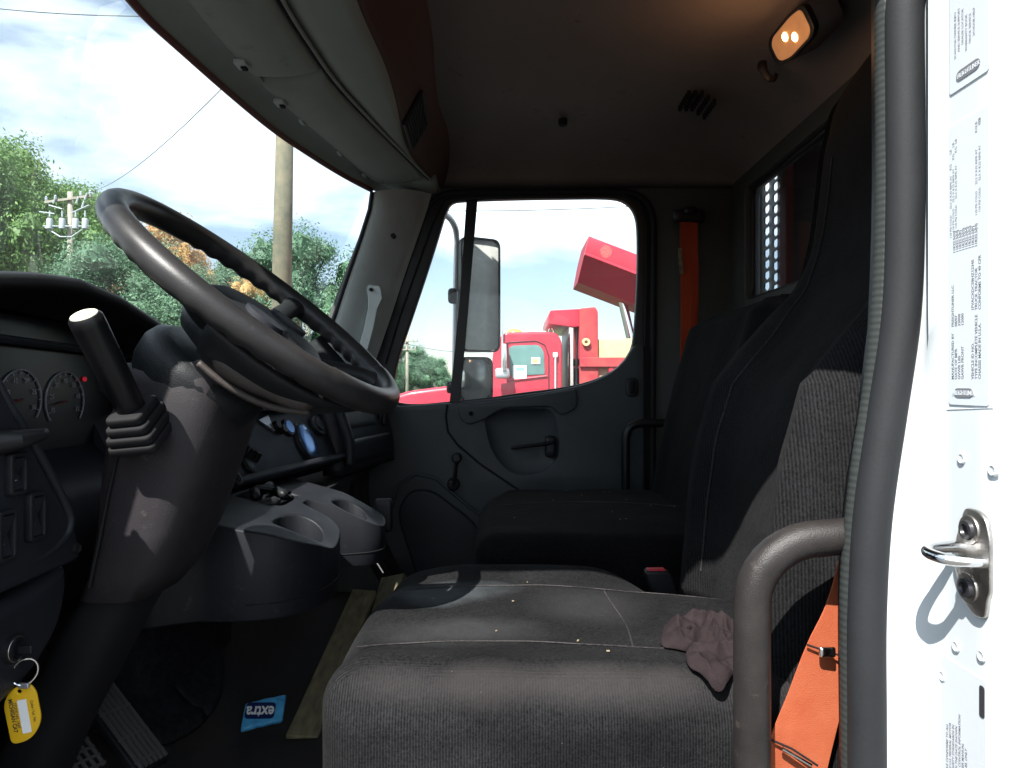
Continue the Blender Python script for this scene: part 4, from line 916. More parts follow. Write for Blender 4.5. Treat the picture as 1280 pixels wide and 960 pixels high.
# cluster
cl = mk('instrument_cluster', plate(rrect(.60, -.16, 1.25, .10, .02), [], .03, .004, 1, FX(-.725)), g['dial'], db)
mk('cluster_trim', tube([(-.70, .60, .072), (-.70, 1.24, .052)], .007, 8), g['dash'], db)
cs_ = mk('cluster_glass_reflection', plate([(.98, -.046), (1.125, -.040), (1.128, -.075), (1.055, -.078)], [], .001, 0, 0, FX(-.7085)), g['dash'], cl) if False else None
def gauge(y, z, r, nums, a0=-130, a1=130, x=-.708):
    gm = MB()
    gm.add(tube([Vector((x, y+r*math.sin(R(a)), z+r*math.cos(R(a)))) for a in [lerp(a0, a1, i/40) for i in range(41)]], .0011, 6))
    for i in range(len(nums)*2-1):
        a = R(lerp(a0+15, a1-15, i/(len(nums)*2-2))); p0 = Vector((x, y+(r-.001)*math.sin(a), z+(r-.001)*math.cos(a))); p1 = Vector((x, y+(r-.006)*math.sin(a), z+(r-.006)*math.cos(a))); gm.add(tube([p0, p1], .0006, 5))
    for i, s in enumerate(nums):
        a = R(lerp(a0+15, a1-15, i/(len(nums)-1))); rr = r-.0135
        gm.add(text(s, .0105, fr((x, y+rr*math.sin(a), z+rr*math.cos(a)-.0035), (0, 1, 0), (0, 0, 1)), .0002, 'CENTER'))
    o = mk('gauge', gm, g['dialink'], cl, smooth=0)
    a = R(-100); mk('needle', tube([Vector((x+.002, y, z)), Vector((x+.002, y+(r-.012)*math.sin(a), z+(r-.012)*math.cos(a)))], [.0016, .0006], 6), mat('unlit red needle', (.16, .02, .02), .5), o)
    return o
gauge(.985, -.022, .0425, ['5', '10', '15', '20', '25', '30'])
gauge(1.083, -.027, .046, ['15', '25', '35', '45', '55', '65', '75'])
gauge(.86, -.025, .026, ['E', 'F'])
mk('warning_lamp', lathe((-.709, pX(108, 468, -.705).y, .008), (1, 0, 0), [(0, .004), (.003, .0035), (.004, .001)], 12), g['redlamp'], cl)
# lower cluster slope, pod wall
def low(s, t):
    y = lerp(.60, 1.36, t); return [(-.71, y, -.10), (-.69, y, -.125), (-.655, y, -.14), (-.645, y, -.17), (-.66, y, -.26), (-.70, y, -.34)][int(round(s*5))]
mk('lower_fascia', slab(low, 5, 20, (-.02, 0, 0)), g['dash'], db, smooth=60)
# left switch pod, faces the driver
pod = [(.45, .035), (.715, .035), (.728, .0, .02), (.855, -.178, .03), (.868, -.222, .015), (.45, -.232)]
pd = mk('switch_pod', plate(rpoly(pod, .02, 6), [], .12, .008, 3, FX(-.605)), g['dash'], db)
mk('pod_ridge', tube(cr([(-.553, .72, .02), (-.548, .742, -.02), (-.545, .79, -.085), (-.545, .832, -.145), (-.545, .842, -.172), (-.547, .825, -.192), (-.55, .76, -.205), (-.55, .5, -.215)], 8), .0052, 10), g['dash'], pd, smooth=180)
def rocker(y, z, w=.017, h=.045):
    o = mk('switch_bezel', plate(rrect(y-w/2-.005, z-h/2-.005, y+w/2+.005, z+h/2+.005, .005), [rrect(y-w/2, z-h/2, y+w/2, z+h/2, .003)], .010, .002, 1, FX(-.541)), g['dark'], pd)
    mk('rocker_switch', loft([[Vector((x, y-w/2+.001, zz_)), Vector((x, y+w/2-.001, zz_)), Vector((-.55, y+w/2-.001, zz_)), Vector((-.55, y-w/2+.001, zz_))] for x, zz_ in ((-.538, z-h/2+.001), (-.544, z), (-.535, z+h/2-.001))]), g['dash'], o)
    mm = MB(); mm.add(plate(circ(0, 0, .0035, 12), [circ(0, 0, .0026, 12)], .0003, 0, 0, fr((-.5415, y, z-h*.28), (0, 1, 0), (0, 0, 1)))); mm.add(box((-.540, y, z+h*.25), (.0006, .006, .0012)))
    mk('switch_mark', mm, g['dialink'], o)
rocker(.775, -.150); rocker(.728, -.162); rocker(.745, -.098, .016, .036)
mk('turn_knob', tube([(-.548, .728, -.062), (-.53, .735, -.060), (-.520, .762, -.055)], [.014, .011, .006], 12), g['dark'], pd)
mk('pod_screw', lathe((-.543, .852, -.205), (1, 0, 0), [(-.004, .006), (.0025, .0055), (.001, .002)], 14), g['blackhole'], pd)
# knee panel with ignition key
kn = rpoly([(.45, -.262), (.80, -.236, .02), (.862, -.222, .02), (.868, -.25, .02), (.855, -.30, .04), (.80, -.345, .04), (.45, -.42)], .02, 6)
kp = mk('knee_panel', plate(kn, [], .10, .016, 3, FX(-.61)), g['dash'], db)
mk('ignition_lock', lathe((-.565, .765, -.297), (1, 0, 0), [(0, .017), (.010, .016), (.012, .011), (.004, .009)], 20), g['dark'], kp)
mk('ignition_key', box((-.548, .768, -.299), (.016, .003, .009)), g['dark'], kp, bevel=.001)
mk('lock_rim', tube([Vector((-.555, .765+.0135*math.cos(a), -.297+.0135*math.sin(a))) for a in [2*pi*i/20 for i in range(20)]], .0012, 6, closed=True), g['steel'], kp)
# centre stack: face follows a line in plan
def SX(y): return interp([(1.15, -.64), (1.30, -.612), (1.95, -.49), (2.0, -.50)], y)
def stack(s, t):
    y = lerp(1.16, 1.955, t); z = lerp(-.215, .0, s); return (SX(y)-.10*s**1.2-.008, y, z)
ct = mk('centre_stack', slab(stack, 12, 30, (-.04, 0, 0)), g['dash'], db, smooth=60)
mk('stack_ledge', tube([(SX(y)+.004, y, -.208) for y in (1.18, 1.30, 1.5, 1.7, 1.9, 1.955)], .013, 12), g['console'], db)
mk('stack_ledge_face', slab(lambda s, t: (SX(lerp(1.18, 1.955, t))-.005-.05*s, lerp(1.18, 1.955, t), -.215-.035*s), 3, 12, (-.02, 0, 0)), g['dash'], db, smooth=60)
def SP(u, v):        # point of the stack face along the ray through pixel (u, v)
    best = None
    for i in range(401):
        y = lerp(1.16, 1.955, i/400); p = px(u, v, y)
        s = (p.z+.215)/.215; xs = SX(y)-.10*max(0, s)**1.2-.008; d = abs(p.x-xs)
        if best is None or d < best[0]: best = (d, Vector((xs, y, p.z)))
    return best[1]
tn = Vector((.12, .65, 0)).normalized(); up_ = Vector((-.43, 0, .9)); up_ = (up_-tn*up_.dot(tn)).normalized(); sn = tn.cross(up_); 
if sn.x < 0: sn = -sn
def disc(p, r, name, m, h=.006, ry=None):
    return mk(name, loft([[p+tn*r*k*math.cos(a)+up_*(ry or r)*k*math.sin(a)+sn*hh for a in [2*pi*i/28 for i in range(28)]] for k, hh in ((1, 0), (1, h*.6), (.93, h), (.4, h*1.02))]), m, ct, smooth=50)
e = SP(382, 552); disc(e, .052, 'gauge_rim', g['dark'], .008, .056); disc(e+sn*.004, .042, 'gauge_glass', g['gaugeglass'], .006, .048)
e = SP(359, 535); disc(e, .024, 'gauge_rim', g['dark'], .008); disc(e+sn*.004, .018, 'gauge_glass', g['gaugeglass'], .006)
e = SP(395, 533); disc(e, .030, 'knob', g['dark'], .012); disc(e+sn*.009, .018, 'knob_cap', g['dash'], .008)
for (u, v) in ((342, 533), (350, 538)): disc(SP(u, v), .011, 'small_switch', g['dark'], .016)
e = SP(332, 531); mk('vent_vane', loft([[e+tn*a+up_*b+sn*h for a, b in ((-.03, .012), (.02, .022), (.02, -.02))] for h in (.0, .006)]), g['alum'], ct)
for (u, v) in ((303, 566), (311, 572), (318, 576)):
    e = SP(u, v); mk('toggle_switch', tube([e, e+sn*.02+up_*.012], [.009, .007], 10), g['dark'], ct)
disc(SP(309, 577)+sn*.001, .020, 'toggle_plate', g['dark'], .004, .03)
mk('stack_screw_boss', lathe(Vector((SX(1.42)+.008, 1.43, -.200)), sn, [(-.02, .018), (.008, .016), (.010, .008), (.004, .006)], 18), g['console'], ct)
mk('screw_hole', lathe(Vector((SX(1.42)+.008, 1.43, -.200))+sn*.0085, sn, [(0, .007), (.0022, .006)], 14), g['blackhole'], ct)
# passenger side of the dash
def PX(y): return interp([(1.95, -.485), (2.15, -.455), (2.30, -.425), (2.38, -.41), (2.44, -.45)], y)
def pf(s, t):
    y = lerp(1.96, 2.44, t); z = lerp(-.265, -.03, s); return (PX(y)-.05*s+.012*math.sin(s*pi), y, z)
pdp = mk('passenger_fascia', slab(pf, 12, 24, (-.06, 0, 0)), g['dash'], db, smooth=180)
def PFp(y, s): return Vector(pf(s, (y-1.96)/.48))+Vector((.004, 0, 0))
def pan(y0, y1, s0, s1, m, nm, th=.006):
    return mk(nm, slab(lambda a, b: PFp(lerp(y0, y1, b), lerp(s0, s1, a))+Vector((.004*min(1, min(a, 1-a)*8, min(b, 1-b)*12), 0, 0)), 12, 16, (-.008, 0, 0)), m, db, smooth=60)
pan(1.99, 2.26, .56, .90, g['console'], 'glove_box_lid'); pan(1.99, 2.36, .12, .42, g['dash'], 'lower_tray_lid')
vo = MB(); c = PFp(2.33, .66)
for i in range(7): vo.add(box(c+Vector((.006, -.027+.009*i, 0)), (.008, .0025, .05)))
vr = mk('air_outlet', plate(rpoly([(-.036, -.034, .03), (.036, -.034, .03), (.036, .034, .03), (-.036, .034, .03)], .03, 6), [], .008, .002, 1, fr(c, (.15, 1, 0), (0, 0, 1))), g['dark'], db); mk('outlet_vanes', vo, g['blackbar'], vr)
mk('dash_side_bolster', tube(cr([(-.50, 1.97, -.07), (-.485, 1.972, -.12), (-.47, 1.975, -.17), (-.47, 1.972, -.235)], 5), .016, 10), g['dash'], db, smooth=180)
mk('dash_underside', slab(lambda s, t: (lerp(-.95, PX(2.2)-.03, s), lerp(1.2, 2.44, t), -.27), 3, 6, (0, 0, -.02)), g['blackhole'], db)
# ================= CUP HOLDER CONSOLE =================
cc = thing('cup_holder_console', (-.46, 1.4, -.45), 'moulded grey cup holder console with two round wells and a centre tray below the dash', 'console')
B0 = -.412
YS = lambda y: 1.175+(y-1.16)*.655
outl = [(-.66, YS(1.16)), (-.66, YS(1.93)), (-.44, YS(1.93)), (-.38, YS(1.925)), (-.325, YS(1.90)), (-.302, YS(1.85)), (-.300, YS(1.78)), (-.325, YS(1.73)), (-.38, YS(1.70)), (-.445, YS(1.675)), (-.455, YS(1.64)), (-.445, YS(1.605)), (-.42, YS(1.575)), (-.375, YS(1.55)), (-.350, YS(1.49)), (-.345, YS(1.38)), (-.360, YS(1.28)), (-.40, YS(1.20)), (-.46, YS(1.165)), (-.54, YS(1.16))]
ol = [Vector((p.x, p.y)) for p in cr([(a, b, 0) for a, b in outl], 4, True)]
W1, W2 = (-.415, 1.325, .046, .056), (-.378, 1.59, .040, .042)
wells = [circ(W1[0], W1[1], W1[2], 28, W1[3]), circ(W2[0], W2[1], W2[2], 24, W2[3])]
def ztop(x, y):
    return -.222-.22*(x+.60)-.028*sm((x+.44)/.14)-.016*math.exp(-((y-1.325)/.05)**2)*sm((x+.50)/.08)-.012*math.exp(-((y-1.59)/.04)**2)*sm((x+.46)/.08)
def cwarp(p):
    p = p.copy(); k = max(0, min(1, (p.z+.15)/.3)); p.z = lerp(B0, ztop(p.x, p.y), k); return p
mk('body', cutgrid(plate(ol, [rrect(-.575, 1.40, -.475, 1.535, .02)]+wells, .30, .008, 3), [(0, [-.64+.02*i for i in range(18)]), (1, [1.15+.03*i for i in range(18)])]), g['console'], cc, warp=cwarp)
for (cx, cy, r1, r2) in (W1, W2):
    z1 = ztop(cx, cy)
    mk('cup_well', loft([[Vector((cx+r1*k*math.cos(a), cy+r2*k*math.sin(a), (ztop(cx+r1*k*math.cos(a), cy)-.010) if z is None else z)) for a in [2*pi*i/28 for i in range(28)]] for k, z in ((1.03, None), (.98, z1-.06), (.95, z1-.09), (.9, z1-.10), (.01, z1-.102))], False, False), g['dash'], cc, smooth=50)
mk('centre_tray', slab(lambda s, t: (lerp(-.585, -.465, s), lerp(1.39, 1.545, t), ztop(lerp(-.585, -.465, s), 1.6)-.022-.008*math.sin(pi*s)), 6, 10, (0, 0, -.01)), g['console'], cc, smooth=60)
mk('base_seam', tube(cr([(a, b, B0+.030) for a, b in outl[3:19]], 4), .0018, 6), g['blackhole'], cc)
mk('side_hook', softbox((-.318, YS(1.945), -.325), (.022, .010, .042), .009, 8), g['console'], cc, smooth=180)
mk('console_back', box((-.64, 1.38, -.235), (.05, .50, .08)), g['dash'], cc, bevel=.01)
# odds and ends in the tray: a coiled black cable with plugs
od = thing('coiled_cable', (-.53, 1.45, -.27), 'tangled black cable and plugs dropped in the centre tray of the console', 'cable')
rnd = random.Random(5); base = lambda x, y, h=0: Vector((x, y, ztop(x, 1.6)-.012+h))
pts = []
for i in range(16): pts.append(base(-.520+rnd.uniform(-.035, .035), 1.465+rnd.uniform(-.05, .055), rnd.uniform(0, .024)))
mk('cord', tube(cr(pts, 7), .0055, 8), g['blackbar'], od, smooth=180)
for (x, y, h, rz) in ((-.50, 1.40, .012, .5), (-.54, 1.50, .02, 1.4), (-.50, 1.47, .022, 2.4), (-.535, 1.42, .02, 2.)):
    p = base(x, y, h); d = Vector((math.cos(rz), math.sin(rz), .15)); mk('plug', tube([p-d*.024, p-d*.016, p+d*.014, p+d*.024], [.005, .010, .011, .004], 10), g['dark'], od, smooth=60)
# ================= FOOTWELL =================
for (sg, nm, lb, uv, yy, w, h, grid) in ((0, 'pedal', 'long ridged black accelerator pedal on the footwell floor', (150, 905), 1.20, .075, .20, False), (1, 'pedal', 'square grid patterned black brake pedal at the bottom left corner', (86, 950), 1.06, .09, .085, True)):
    P0 = px(*uv, yy); t = thing(nm, tuple(P0+Vector((0, 0, -.1))), lb, 'pedal')
    U = Vector((.25, .95, -.12)).normalized(); Wv = Vector((-.72, .05, .60)); Wv = (Wv-U*Wv.dot(U)).normalized()
    if U.cross(Wv).dot(Vector((0, -.5, 1))) < 0: U = -U
    Mx = fr(P0, U, Wv)
    mk('pad', plate(rrect(-w/2, -h/2, w/2, h/2, .008), [], .014, .003, 2, Mx), g['dark'], t)
    rb = MB()
    if grid:
        for i in range(6): rb.add(box((-w/2+.01+i*(w-.02)/5, 0, .009), (.003, h-.012, .005)), 0, Mx)
        for i in range(5): rb.add(box((0, -h/2+.01+i*(h-.02)/4, .009), (w-.012, .003, .005)), 0, Mx)
    else:
        for i in range(6): rb.add(box((-w/2+.01+i*(w-.02)/5, 0, .009), (.0045, h-.012, .006)), 0, Mx)
        for i in (-1, -.4, .3): rb.add(box((0, i*h*.40, .009), (w-.012, .004, .005)), 0, Mx)
    mk('ribs', rb, mat('scuffed pedal rubber', (.09, .085, .08), .6), t)
    mk('pedal_arm', tube([P0-U.cross(Wv)*.01, P0+Vector((-.10, 0, .02)), P0+Vector((-.22, 0, .16))], .010, 8), g['dark'], t)
# carpet mat
def mt(s, t):
    a = 2*pi*t; r = s; x = -.86+.19*r*math.cos(a)*(1 if math.cos(a) > 0 else .8); y = 1.50+.30*r*math.sin(a)
    return (x, y, lerp(-.78, -.70, max(0, min(1, (-.50-x)/.5)))+.004+.42*sm((-.62-x)/.38)*.75+.012*math.exp(-((r-.93)/.06)**2)+.003*noise.noise(Vector((x*20, y*20, 0))))
tag(mk('carpet_mat', slab(mt, 26, 60, (0, 0, -.006)), g['carpet'], None, smooth=180), 'rounded dark carpet mat curling over the footwell beside the pedals', 'floor mat')
# boards: long plank leaning from the floor
def board(name, corners, th, label):
    p = [Vector(c) for c in corners]; n = (p[1]-p[0]).cross(p[3]-p[0]).normalized()
    if n.z < 0: n = -n
    v = p+[q-n*th for q in p]
    o = mk(name, (v, [(0, 1, 2, 3), (7, 6, 5, 4), (0, 4, 5, 1), (1, 5, 6, 2), (2, 6, 7, 3), (3, 7, 4, 0)]), g['wood'], None, bevel=.002); tag(o, label, 'board'); return o
board('wooden_board', [px(357, 919, 1.50), px(397, 921, 1.50), px(470, 738, 2.02), px(441, 736, 2.02)], .02, 'long greenish wooden board running beside the driver seat, nearest to the blue packet')
board('wooden_board', [px(455, 800, 1.80), px(484, 770, 1.85), px(505, 716, 2.15), px(476, 722, 2.15)], .02, 'shorter browner wooden board tucked against the driver seat front')
mk_ = tag(mk('white_zip_tie', tube(cr([px(470, 702, 1.9), px(474, 708, 1.9), px(479, 716, 1.9)], 4), .0018, 6), g['alum'], None), 'small white plastic strip hanging under the far cup holder', 'cable tie')
# gum packet
gp_ = px(330, 891, 1.565); 
gt = thing('gum_packet', tuple(gp_+Vector((0, 0, -.01))), 'light blue gum packet lying on the dark cab floor beside the wooden board', 'packet')
e1 = (px(358, 885, 1.60)-px(302, 898, 1.56)); e2 = px(341, 868, 1.60)-px(321, 911, 1.53)
nn = e1.cross(e2).normalized(); nn = nn if nn.z > 0 else -nn
e1 = e1; hx_, hy_ = e1.length/2*.92, e2.length/2*.72
U = e1.normalized(); W = (e2-U*e2.dot(U)).normalized()
if U.cross(W).z < 0: W = -W
Mg = fr(gp_, U, W)
sh = e2.dot(U)/e2.length*.5
def gw(p, w): return Vector((p.x+p.y*sh, p.y+.0015*noise.noise(p*60), p.z+.0018*noise.noise(p*50)))
b_ = MB(); b_.add(softbox((0, 0, 0), (hx_, hy_, .007), .004, 14, gw), 0, Mg)
pk = mk('wrapper', b_, g['blue'], gt, smooth=60)
tM = Mg @ Matrix.Translation((0, 0, .0100)) @ Matrix.Rotation(R(180), 4, 'Z')
lb_ = MB(); lb_.add(plate(rrect(-.024, -.019, .040, .019, .009), [], .0008, 0, 0, tM @ Matrix.Rotation(R(-14), 4, 'Z')), 0)
lb_.add(text('extra', .040, tM @ Matrix.Rotation(R(-14), 4, 'Z') @ Matrix.Translation((.008, -.009, .0012)), .0003, 'CENTER', bold=.0009, sx=.72), 1)
mk('printing', lb_, [g['navy'], g['paper']], gt)
# key fob
kf = thing('key_tag', tuple(px(28, 925, .78)), 'yellow plastic key tag with white label hanging on a steel ring from the ignition', 'key tag')
kc = px(31, 840, .772)
mk('split_ring', tube([kc+Vector((.0125*math.cos(a), .004*math.cos(a), .0145*math.sin(a)+.003*math.cos(a))) for a in [2*pi*i/36 for i in range(36)]], .0013, 8, closed=True), g['chrome'], kf)
tc_ = px(29, 891, .775)
Ut = Vector((.97, .22, .14)).normalized(); Wt = Vector((.13, 0, .99)); Wt = (Wt-Ut*Wt.dot(Ut)).normalized()
Mt = fr(tc_, Ut, Wt)
tagp = rpoly([(-.0165, -.0335, .008), (.004, -.032, .014), (.0175, -.014, .02), (.0170, .022, .008), (.012, .0325, .008), (-.006, .0315, .012), (-.0175, .016, .02)], .01, 7)
mk('tag_body', plate(tagp, [circ(.0005, .0255, .0022, 14)], .0032, .001, 2, Mt), g['yellow'], kf)
lbm = MB(); lbm.add(plate(rrect(-.0045, -.022, .0045, .017, .0008), [], .0006, 0, 0, Mt @ Matrix.Translation((.0015, -.001, .0019))), 0)
tr = Mt @ Matrix.Rotation(R(-90), 4, 'Z')
lbm.add(text('MICHIGAN CAT', .0058, Mt @ Matrix.Translation((-.0115, -.0005, .0018)) @ Matrix.Rotation(R(-90), 4, 'Z'), .0002, 'CENTER', bold=.0001, sx=.95), 1)
lbm.add(text('STOCK NO. UNIT', .0038, Mt @ Matrix.Translation((-.0070, -.001, .0018)) @ Matrix.Rotation(R(-90), 4, 'Z'), .0002, 'CENTER'), 1)
lbm.add(text('Color / Lic. No.', .0040, Mt @ Matrix.Translation((.0098, .0, .0018)) @ Matrix.Rotation(R(-90), 4, 'Z'), .0002, 'CENTER'), 1)
mk('label_insert', lbm, [g['paper'], g['inkd']], kf)
mk('tag_loop', box(kc+Vector((-.001, 0, -.0155)), (.012, .004, .006)), g['alum'], kf, bevel=.001)
# ================= OUTSIDE =================
ZG = -EYE
gr = mk('ground', slab(lambda s, t: (lerp(-400, 400, s), lerp(-300, 600, t), ZG), 4, 4, (0, 0, -.5)), g['ground'], None, smooth=0); tag(gr, kind='structure')
gs = mk('grass', slab(lambda s, t: (lerp(-300, 300, s), lerp(24, 300, t), ZG+.004+.03*0), 4, 4, (0, 0, -.3)), g['grass'], None, smooth=0); tag(gs, kind='structure')
# --- side mirrors
mr = thing('side_mirror', tuple(px(600, 500, 2.78)), 'tall dusty wing mirror with a painted grey reflection above a small convex mirror outside the passenger window', 'mirror')
def mirror(u0, v0, u1, v1, rc, name, m, y0, turn, bulge=0.):
    c = px((u0+u1)/2, (v0+v1)/2, y0); w = (u1-u0)/F*y0; h = (v1-v0)/F*y0
    U = Vector((math.cos(turn), math.sin(turn), 0)); Wz = Vector((0, 0, 1)); w2 = w/math.cos(turn)
    M_ = fr(c, U, Wz); ou = rrect(-w2/2, -h/2, w2/2, h/2, rc, 8); inn = [p*0+Vector((p.x*(1-.012/w2), p.y*(1-.012/h))) for p in ou]
    hsg = mk(name, plate(ou, [inn], .030, .005, 2, M_ @ Matrix.Translation((0, 0, -.010))), g['blackbar'], mr)
    mk('mirror_back', plate([Vector((p.x*.97, p.y*.97)) for p in ou], [], .03, .012, 3, M_ @ Matrix.Translation((0, 0, -.03))), g['blackbar'], hsg)
    def ms(a, b):
        x, y = lerp(-.96, .96, a), lerp(-.96, .96, b)
        # squircle clamp to the rounded outline
        X = x*w2/2; Y = y*h/2; qx = max(-(w2/2-rc), min(w2/2-rc, X)); qy = max(-(h/2-rc), min(h/2-rc, Y)); d = Vector((X-qx, Y-qy))
        if d.length > 0: mxl = rc*max(abs(X-qx)/rc, abs(Y-qy)/rc); d = d.normalized()*mxl
        return M_ @ Vector((qx+d.x, qy+d.y, -.004-bulge*(((qx+d.x)/(w2/2))**2+((qy+d.y)/(h/2))**2)))
    mk('mirror_glass', surf(ms, 16, 24), m, hsg, smooth=180)
    return hsg
mirror(577, 297, 625, 440, .035, 'main_mirror', g['mirror'], 2.78, R(28), .002)
mirror(575, 446, 616, 503, .035, 'convex_mirror', g['mirror2'], 2.76, R(20), .010)
arm_ = cr([px(540, 262, 2.62), px(556, 268, 2.68), px(567, 280, 2.74), px(571, 300, 2.78), px(570, 360, 2.80), px(569, 440, 2.80), px(568, 500, 2.79), px(566, 560, 2.74), px(556, 590, 2.6)], 6)
mk('mirror_arm', tube(arm_, .0125, 12), g['alum'], mr, smooth=180)
for (u, v, s) in ((566, 370, .02), (563, 484, .016)): mk('arm_clamp', softbox(px(u, v, 2.79), (s, s, s*1.6), s*.8, 6), g['blackbar'], mr, smooth=180)
# --- perforated rack behind the cab
rk = thing('headache_rack', (1.0, 1.6, -1.6), 'dark steel rack with a column of punched holes standing behind the rear cab window', 'rack')
xr = .95
def yr(u): return xr*F/(u-640)
ya, yb = yr(976), yr(954)
holes = []
pit = .041
zc0 = .30
k = 0
for i in range(15):
    for j in range(2):
        cy = lerp(ya, yb, .25+.50*j); cz = zc0+pit*i+(pit*.5 if j else 0)
        holes.append(rpoly([(cy-.027, cz-.008), (cy, cz-.018), (cy+.027, cz-.003), (cy+.025, cz+.016), (cy-.024, cz+.018)], .004, 2))
mk('punched_panel', plate([(ya-.012, -1.4), (yb+.02, -1.4), (yb+.02, .98), (ya-.012, .98)], holes, .006, 0, 0, FX(xr)), g['blackbar'], rk, smooth=0)
mk('rack_plate', box((xr, (ya-.02+.75)/2+.0, -.2), (.04, ya-.02-.75, 2.4)), mat('rack steel', (.035, .03, .032), .6), rk)
mk('rack_plate', box((xr, yb+.14, -.2), (.02, .24, 2.4)), mat('grey rack post', (.09, .10, .115), .6), rk)
mk('red_upright', box((xr-.03, yr(994), -.2), (.03, .07, 2.3)), mat('dark red rack upright', (.16, .02, .025), .5), rk, bevel=.004)
# --- poles
def at(u, v, y): return px(u, v, y)
def pole(name, u, y, vtop, w, label, arms, m=None, lean=0, cat='utility pole', extra=None):
    x = (u-640)/F*y; t = thing(name, (x, y, ZG), label, cat); zt = (480-vtop)/F*y
    mk('post', tube([(x, y, ZG-.3), (x+lean*.5, y, (ZG+zt)/2), (x+lean, y, zt)], [w/2*1.15, w/2*1.05, w/2*.85], 12), m or g['pole2'], t, smooth=180)
    for (v, half, tilt) in arms:
        z = (480-v)/F*y
        xc_ = x+lean*(z-ZG)/(zt-ZG)
        cb = mk('crossarm', box((xc_, y-w*.6, z), (half*2, .11, .12), Matrix.Rotation(tilt, 3, 'Y')), g['pole2'], t)
        for s in (-.95, -.55, .55, .95):
            mk('insulator', lathe((xc_+s*half*math.cos(tilt), y-w*.6, z-s*half*math.sin(tilt)+.05), (0, 0, 1), [(0, .05), (.10, .08), (.14, .05), (.2, .07), (.26, .02)], 8), g['insul'], cb)
    if extra: extra(t, x, y)
    return t
def trafo(t, x, y):
    z = (480-280)/F*y
    for dx in (-.85, -.2, .5, 1.0):
        tk = mk('transformer', lathe((x+dx, y-.35, z-.35), (0, 0, 1), [(0, .12), (.03, .15), (.5, .15), (.56, .12), (.58, .02)], 14), g['insul'], t)
        mk('bushing', cyl((x+dx, y-.35, z+.3), (x+dx, y-.35, z+.62), .045, .03, 8), g['insul'], tk)
    for a, b in (((-1.2, -.2), (1.2, -.2)), ((-1.1, -.25), (-.3, -.75)), ((-.3, -.75), (.3, -.75)), ((.3, -.75), (1.1, -.2)), ((-1.4, .55), (-.6, .45)), ((.3, .5), (1.2, .9)), ((-.9, .9), (-.2, .7))):
        mk('bracket', cyl((x+a[0], y-.35, z+a[1]), (x+b[0], y-.35, z+b[1]), .035, None, 6), g['insul'], t)
    for dx, dz in ((.5, 1.0), (.8, .8), (.95, 1.2), (-.7, 1.0)): mk('cutout_fuse', cyl((x+dx, y-.3, z+dz), (x+dx+.12, y-.3, z+dz+.35), .045, None, 6), g['insul'], t)
pole('utility_pole', 88, 36., 240, .30, 'far wooden utility pole with crossarm and pale transformers before the green trees at left', [(250, 1.22, -R(8))], extra=trafo)
pole('utility_pole', 347, 11.6, 20, .31, 'thick bare weathered utility pole right of the steering wheel, nearest of the poles', [], g['pole'], lean=.16)
pole('utility_pole', 385, 44., 352, .34, 'small distant utility pole with one crossarm seen through the steering wheel rim', [(360, .9, 0)])
pole('utility_pole', 509, 62., 420, .30, 'small distant utility pole standing over the low trees in the side window', [(427, 1.0, 0), (437, .8, 0)])
def wire(name, pts, r, label):
    tag(mk(name, tube(pts, r, 5), g['wire'], None, smooth=180), label, 'wire', 'overhead wires')
def sag(a, b, s, n=16): a, b = Vector(a), Vector(b); return [a.lerp(b, i/n)-Vector((0, 0, s*4*(i/n)*(1-i/n))) for i in range(n+1)]
wire('power_wire', sag(at(88, 244, 36.)+Vector((1.1, 0, .2)), at(347, 60, 11.8)+Vector((0, 0, .3)), .5), .012, 'overhead wire from the transformer pole to the thick near pole')
wire('power_wire', sag(at(-60, 4, 16), at(420, 8, 14), .25), .012, 'faint dark wire crossing the top left corner of the sky')
wire('power_wire', sag(at(470, 262, 16.), at(900, 250, 17.), .12), .011, 'thin wire high across the passenger window above the red trucks')
wire('power_wire', sag(at(509, 430, 62), at(640, 436, 60), .5), .03, 'distant wire running right from the small pole in the side window')
wire('power_wire', sag(at(385, 362, 44), at(509, 430, 62), .8), .03, 'distant wire between the two small far poles')

# --- trees
def crown_mesh(seed, kind, nleaf=9000, hgt=1.):
    rd = random.Random(seed); v, f = [], []
    blobs = []
    nb = 46
    for i in range(nb):
        a = rd.uniform(0, 2*pi); z = rd.uniform(.18, .97); env = math.sin(pi*min(1, (z-.05)/.98)**.75)**.6 if z < .99 else .1
        if kind == 'tall': env *= .40
        elif kind == 'round': env *= .50
        else: env *= .46
        r = env*math.sqrt(rd.uniform(.15, 1)); s = rd.uniform(.07, .15)
        blobs.append((Vector((r*math.cos(a), r*math.sin(a), z)), s))
    wts = [s*s for _, s in blobs]
    for i in range(nleaf):
        c, s = rd.choices(blobs, wts)[0]
        d = Vector((rd.gauss(0, 1), rd.gauss(0, 1), rd.gauss(0, 1))).normalized()
        p = c+d*s*rd.uniform(.62, 1.15)*(1+.35*noise.noise(d*2.5+c*9)); p.z = max(.05, p.z)
        q = rd.uniform(.006, .0115); n_ = (d+Vector((rd.gauss(0, .6), rd.gauss(0, .6), rd.gauss(0, .6)+.3))).normalized(); X, Y = frame_of(n_); th = rd.uniform(0, 6.28)
        A = X*math.cos(th)+Y*math.sin(th); B = n_.cross(A); o = len(v)
        v += [p-A*q, p+B*q*.45+n_*q*.15, p+A*q, p-B*q*.45+n_*q*.15]; f.append((o, o+1, o+2, o+3))
    return v, f, blobs
